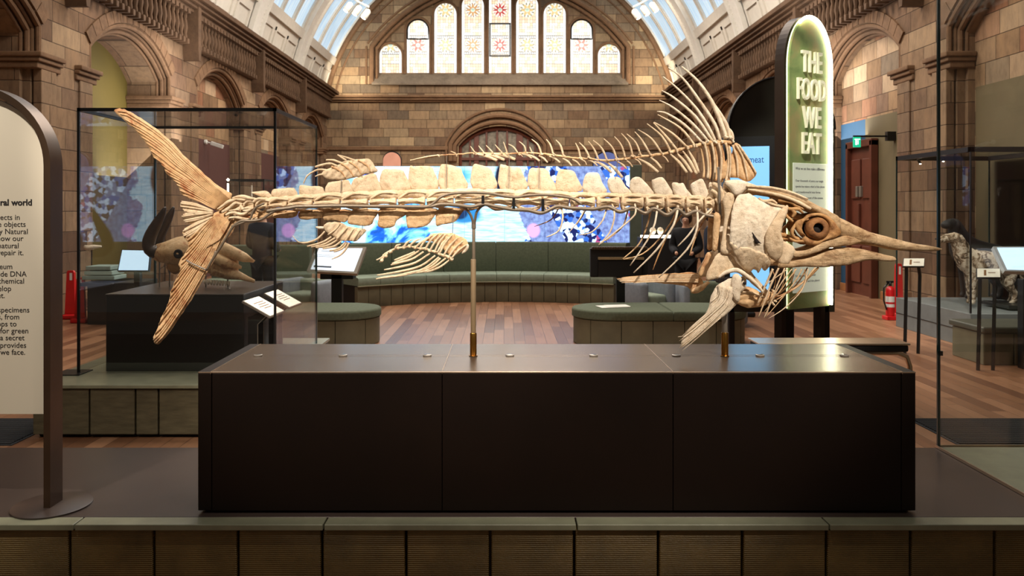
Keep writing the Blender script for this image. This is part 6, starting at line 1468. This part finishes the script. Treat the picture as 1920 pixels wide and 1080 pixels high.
m = MB(); plate(m, [(1366, 530), (1378, 520), (1390, 516), (1392, 532), (1384, 545), (1372, 545)], .03, lambda x, y: -.06, step=4, ragged=1); part('girdle_bone', m, BL)
m = MB()
for q in ((1380, 523), (1387, 528)): m.lathe([(.008, 0), (.008, -.004), (.001, -.004)], FP(q[0], q[1], -.078), (0, 1, 0), 8)
part('girdle_hole_shade', m, M['dark_brown'])  # dark discs stand for the shade in two small holes
m = MB(); plate(m, [(1372, 546), (1384, 540), (1398, 537), (1414, 541), (1424, 548), (1438, 545), (1450, 552), (1449, 562), (1438, 568), (1424, 574), (1400, 577), (1384, 570), (1368, 568), (1366, 558)], .05, lambda x, y: -.01, step=4.5, ragged=2.5, relief=lambda x, y: .006*math.sin(y*.5+x*.1)); part('belly_bone', m, BW)
m = MB()
for k in range(9): rod(m, [(1372+k*2, 548+k*2.4), (1400+k*2, 546+k*3), (1430, 556+k*2)], [1.2, 2.0, 1.0], dy=-.04+k*.006)
part('belly_fibre', m, B)
m = MB()
for k in range(14): rod(m, [(1330+k*2.6, 520-k*.4), (1334+k*2.4, 527-k*.2)], [1.4, 1.2], dy=-.10)
part('dark_joint_bristle', m.rough(.004, 60), M['dark_brown'])
# near pectoral fin
m = MB(); plate(m, [(1334, 531), (1346, 524), (1360, 518), (1372, 530), (1374, 556), (1359, 577), (1323, 604), (1298, 625), (1275, 642), (1268, 640), (1273, 624), (1290, 606), (1307, 591), (1319, 570), (1323, 550)], .008, lambda x, y: -.105, step=6, ragged=1.5); pec = part('near_pectoral_fin', m, BL)
m = MB(); plate(m, [(1361, 514), (1370, 510), (1377, 518), (1377, 532), (1375, 546), (1374, 558), (1368, 562), (1360, 552), (1358, 536)], .026, lambda x, y: -.112, step=4, ragged=1); part('leading_bone', m, BL, pec)
fan(pec, [(1369, 545), (1362, 570), (1342, 590), (1318, 610), (1296, 628), (1268, 648)], [(1364, 534), (1334, 530)], [(1270, 648), (1263, 643), (1266, 637), (1264, 631), (1270, 622), (1280, 612), (1296, 600), (1308, 590), (1318, 574), (1321, 560)], 15, 1.15, 1.0, BL, dy=-.108, jit=1.6, side=(-1,), th=.007)
m = MB(); rod(m, [(1340, 590), (1312, 614), (1294, 630), (1270, 650)], [1, .9, .7, .4], dy=-.108); rod(m, [(1300, 612), (1280, 622), (1262, 625)], [1, .8, .4], dy=-.108); part('fin_ray', m, BL, pec)
# far pectoral fin, pointing back
m = MB(); plate(m, [(1313, 514), (1290, 514), (1265, 516), (1240, 518), (1215, 521), (1215, 531), (1240, 534), (1262, 536), (1292, 540), (1306, 549), (1316, 552), (1330, 546), (1326, 528)], .008, lambda x, y: .10, step=6, ragged=2); pec2 = part('far_pectoral_fin', m, BW)
for k in range(15):
    t_ = k/14; m = MB(); rod(m, [(1318, 516+t_*16), (1265, 517+t_*14), (1215+random.uniform(-8, 8), 520+t_*12), (1160+random.uniform(0, 26)*abs(t_-.35)*2+random.uniform(0, 6), 523+t_*11)], [1.5, 1.6, 1.2, .5], dy=.088); part('fin_ray', m, B if k % 3 else BB, pec2)
m = MB(); rod(m, [(1300, 548), (1312, 546), (1322, 540), (1334, 530)], [4, 6, 5, 3], dy=.05); part('fin_root', m.rough(.004, 40), BW, pec2)
# branchiostegal rays under the jaw
for q, r_, dy, mt in (([(1527, 500), (1505, 522), (1480, 540), (1448, 556)], 2.4, -.05, BB), ([(1520, 500), (1496, 528), (1466, 548), (1444, 554)], 1.8, -.06, BW), ([(1448, 500), (1434, 530), (1422, 562), (1411, 590)], 2.2, -.09, B), ([(1459, 500), (1446, 530), (1432, 566), (1421, 592)], 1.5, -.09, B), ([(1473, 502), (1452, 530), (1436, 560), (1425, 590)], 1.4, -.085, B),
    ([(1492, 502), (1480, 524), (1452, 560), (1426, 590)], 1.3, -.08, BW), ([(1505, 502), (1494, 540), (1462, 574), (1431, 594)], 1.4, -.07, B), ([(1482, 502), (1468, 520), (1450, 545), (1430, 562)], 1.3, -.08, BW), ([(1440, 502), (1432, 520), (1421, 545), (1412, 566)], 2.6, -.07, B), ([(1498, 502), (1500, 522), (1488, 545), (1468, 562)], .9, -.07, BB), ([(1515, 506), (1502, 530), (1484, 552)], .9, -.05, BB),
    ([(1465, 502), (1440, 520), (1426, 530)], 1.2, -.085, B), ([(1455, 505), (1462, 530), (1452, 556), (1434, 584)], 1.1, .06, BW), ([(1480, 505), (1478, 535), (1462, 562), (1440, 590)], 1.1, .07, BW), ([(1500, 505), (1490, 532), (1470, 552), (1444, 566)], 1.6, .06, BW), ([(1520, 503), (1498, 536), (1468, 560), (1440, 572)], 1.8, .04, BW)):
    m = MB(); rod(m, q, [r_*.8, r_*.85, r_*.75, r_*.35], dy=dy); part('throat_ray', m, mt)
m = MB()
for k in range(16):
    x_, y_ = 1436+random.uniform(-8, 16), 556+random.uniform(-14, 12); rod(m, [(x_, y_), (x_+random.uniform(-8, 8), y_+random.uniform(-8, 8))], [2.4, 1.6], dy=random.uniform(-.06, .04))
part('throat_knuckle', m.rough(.003, 50), B)
# ------------------------------------------------------------------ the mount
mt_ = thing('skeleton_mount', 'bent grey steel rail and two brass-footed posts holding up the fish skeleton', 'mount', (FP(888, 0).x, YF, PT))
def rail(path, r_, dys, name='support_rail', mat=None, flat=1, n=5):
    m = MB(); rod(m, path, [r_, r_], dys=dys, seg=8, flat=flat, n=n); return obj(name, m, mat or M['steel_d'], mt_, True)
ND = -.042
rail([(505, 396), (523, 393), (547, 390), (563, 387.5), (597, 387), (638, 386), (697, 387), (740, 387), (782, 388), (809, 387), (829, 383), (862, 385), (884, 388), (907, 383), (929, 387), (950, 391), (964, 393), (989, 394), (1011, 399), (1024, 396), (1044, 387), (1067, 390), (1089, 391), (1111, 392), (1138, 388), (1160, 397), (1184, 390), (1207, 400), (1224, 391), (1247, 403), (1267, 392), (1282, 403), (1300, 396), (1318, 403), (1349, 408)], 3.5, [ND, ND])
rail([(782, 388), (800, 388), (813, 382), (829, 369), (851, 363), (884, 361.5), (918, 363), (945, 368), (967, 370), (989, 367), (1022, 365.5), (1055, 369), (1073, 373), (1089, 383)], 2.6, [ND-.002, ND-.006])
rail([(525, 393), (512, 400), (495, 411), (475, 414), (458, 414), (443, 424), (432, 440), (420, 460), (404, 484), (392, 505)], 2.5, [ND, ND, -.03])
rail([(500, 382), (486, 388), (479, 398), (474, 410), (458, 418), (440, 424)], 2.0, [ND, ND])
rail([(354, 487), (366, 494), (380, 500), (393, 506)], 1.5, [-.03, -.03], 'tail_clamp', M['steel']); rail([(404, 484), (409, 470), (399, 488)][:2], 2.2, [-.03, -.03], 'tail_clamp')
rail([(862, 386), (872, 390), (881, 400), (886, 412), (888, 424)], 2.3, [ND, ND+.02, 0], 'fork_arm'); rail([(910, 384), (902, 388), (894, 398), (891, 412), (889, 424)], 2.3, [ND, ND+.02, 0], 'fork_arm')
sf = YF/F
def post(px, y0, y1, r, name, mat):
    a = FP(px, y0); b = FP(px, y1); L_ = a.z-b.z; obj(name, MB().lathe([(r*sf*.9, 0), (r*sf, .003), (r*sf, L_-.003), (r*sf*.9, L_)], b, seg=20), mat, mt_, 'auto')
post(888.3, 413, 429, 4.2, 'fork_socket', M['steel_d']); post(888.3, 428, 492, 3.1, 'post', M['steel_d']); post(887.5, 486, 630, 5.0, 'post_sleeve', plain('putty_sleeve', (132, 112, 84), .5, .2))
post(887.5, 624, 666, 6.3, 'brass_socket', M['brass']); post(887.5, 666, 667.6, 8.2, 'brass_flange', M['brass'])
post(1359, 565, 632, 5.2, 'post', M['steel']); post(1359, 623, 666, 6.6, 'brass_socket', M['brass']); post(1359, 666, 667.6, 8.2, 'brass_flange', M['brass'])
m = MB(); a = FP(1346, 405, -.045); b = FP(1342, 314, -.045); m.obox((a+b)/2, (a-b)/2, Vector((.0055, 0, 0)), Vector((0, .0025, 0)), .001); obj('neck_bar', m, M['steel'], mt_)
m = MB().tube([FP(1344, 400, 0), FP(1347, 450, .0), FP(1356, 520, .0), FP(1359, 570, 0)], .008, 8); obj('neck_rod', m, M['steel'], mt_, True)
for px, y0, y1 in ((906, 367, 386), (963, 372, 392), (1017, 373, 396)): obj('rail_clamp', MB().box(FP(px-2.5, y1, -.05), FP(px+2.5, y0, -.03)), M['black'], mt_)
for px, y0, y1, b_ in ((838, 293, 354, 0), (955, 288, 354, 0), (1011, 302, 354, 0), (641, 338, 362, 0), (1157, 300, 332, 0), (850, 403, 437, 0), (681, 421, 431, 0)):
    obj('suspension_wire', MB().tube([FP(px, y0, -.012), FP(px-1, y1, -.016)], .0018, 5), M['steel'], mt_)
obj('suspension_wire', MB().tube([FP(1196, 285, -.01), FP(1240, 275, -.012), (FP(1300, 256, -.01)), FP(1345, 240, 0)], .0008, 4), M['steel'], mt_)

GR = {'ottoman': 'green ottomans behind the plinth', 'armchair': 'armchairs in front of the curved bench', 'fire_point_stand': 'red fire point stands', 'entrance_mat': 'ribbed entrance mats', 'floodlight': 'floodlight clusters on the vault', 'sign_reflection': 'arched sign reflections built as panels above the LED wall', 'person': 'visitors in the background', 'dog': 'dogs in the right glass case', 'case_spotlight': 'tiny spotlights under case rails', 'specimen': 'pale specimens on the lit shelf', 'touch_screen_kiosk': 'touch screen kiosks'}
for o in bpy.data.objects:
    k = o.name.split('.')[0]
    if o.parent is None and 'label' in o and k in GR and 'group' not in o: o['group'] = GR[k]
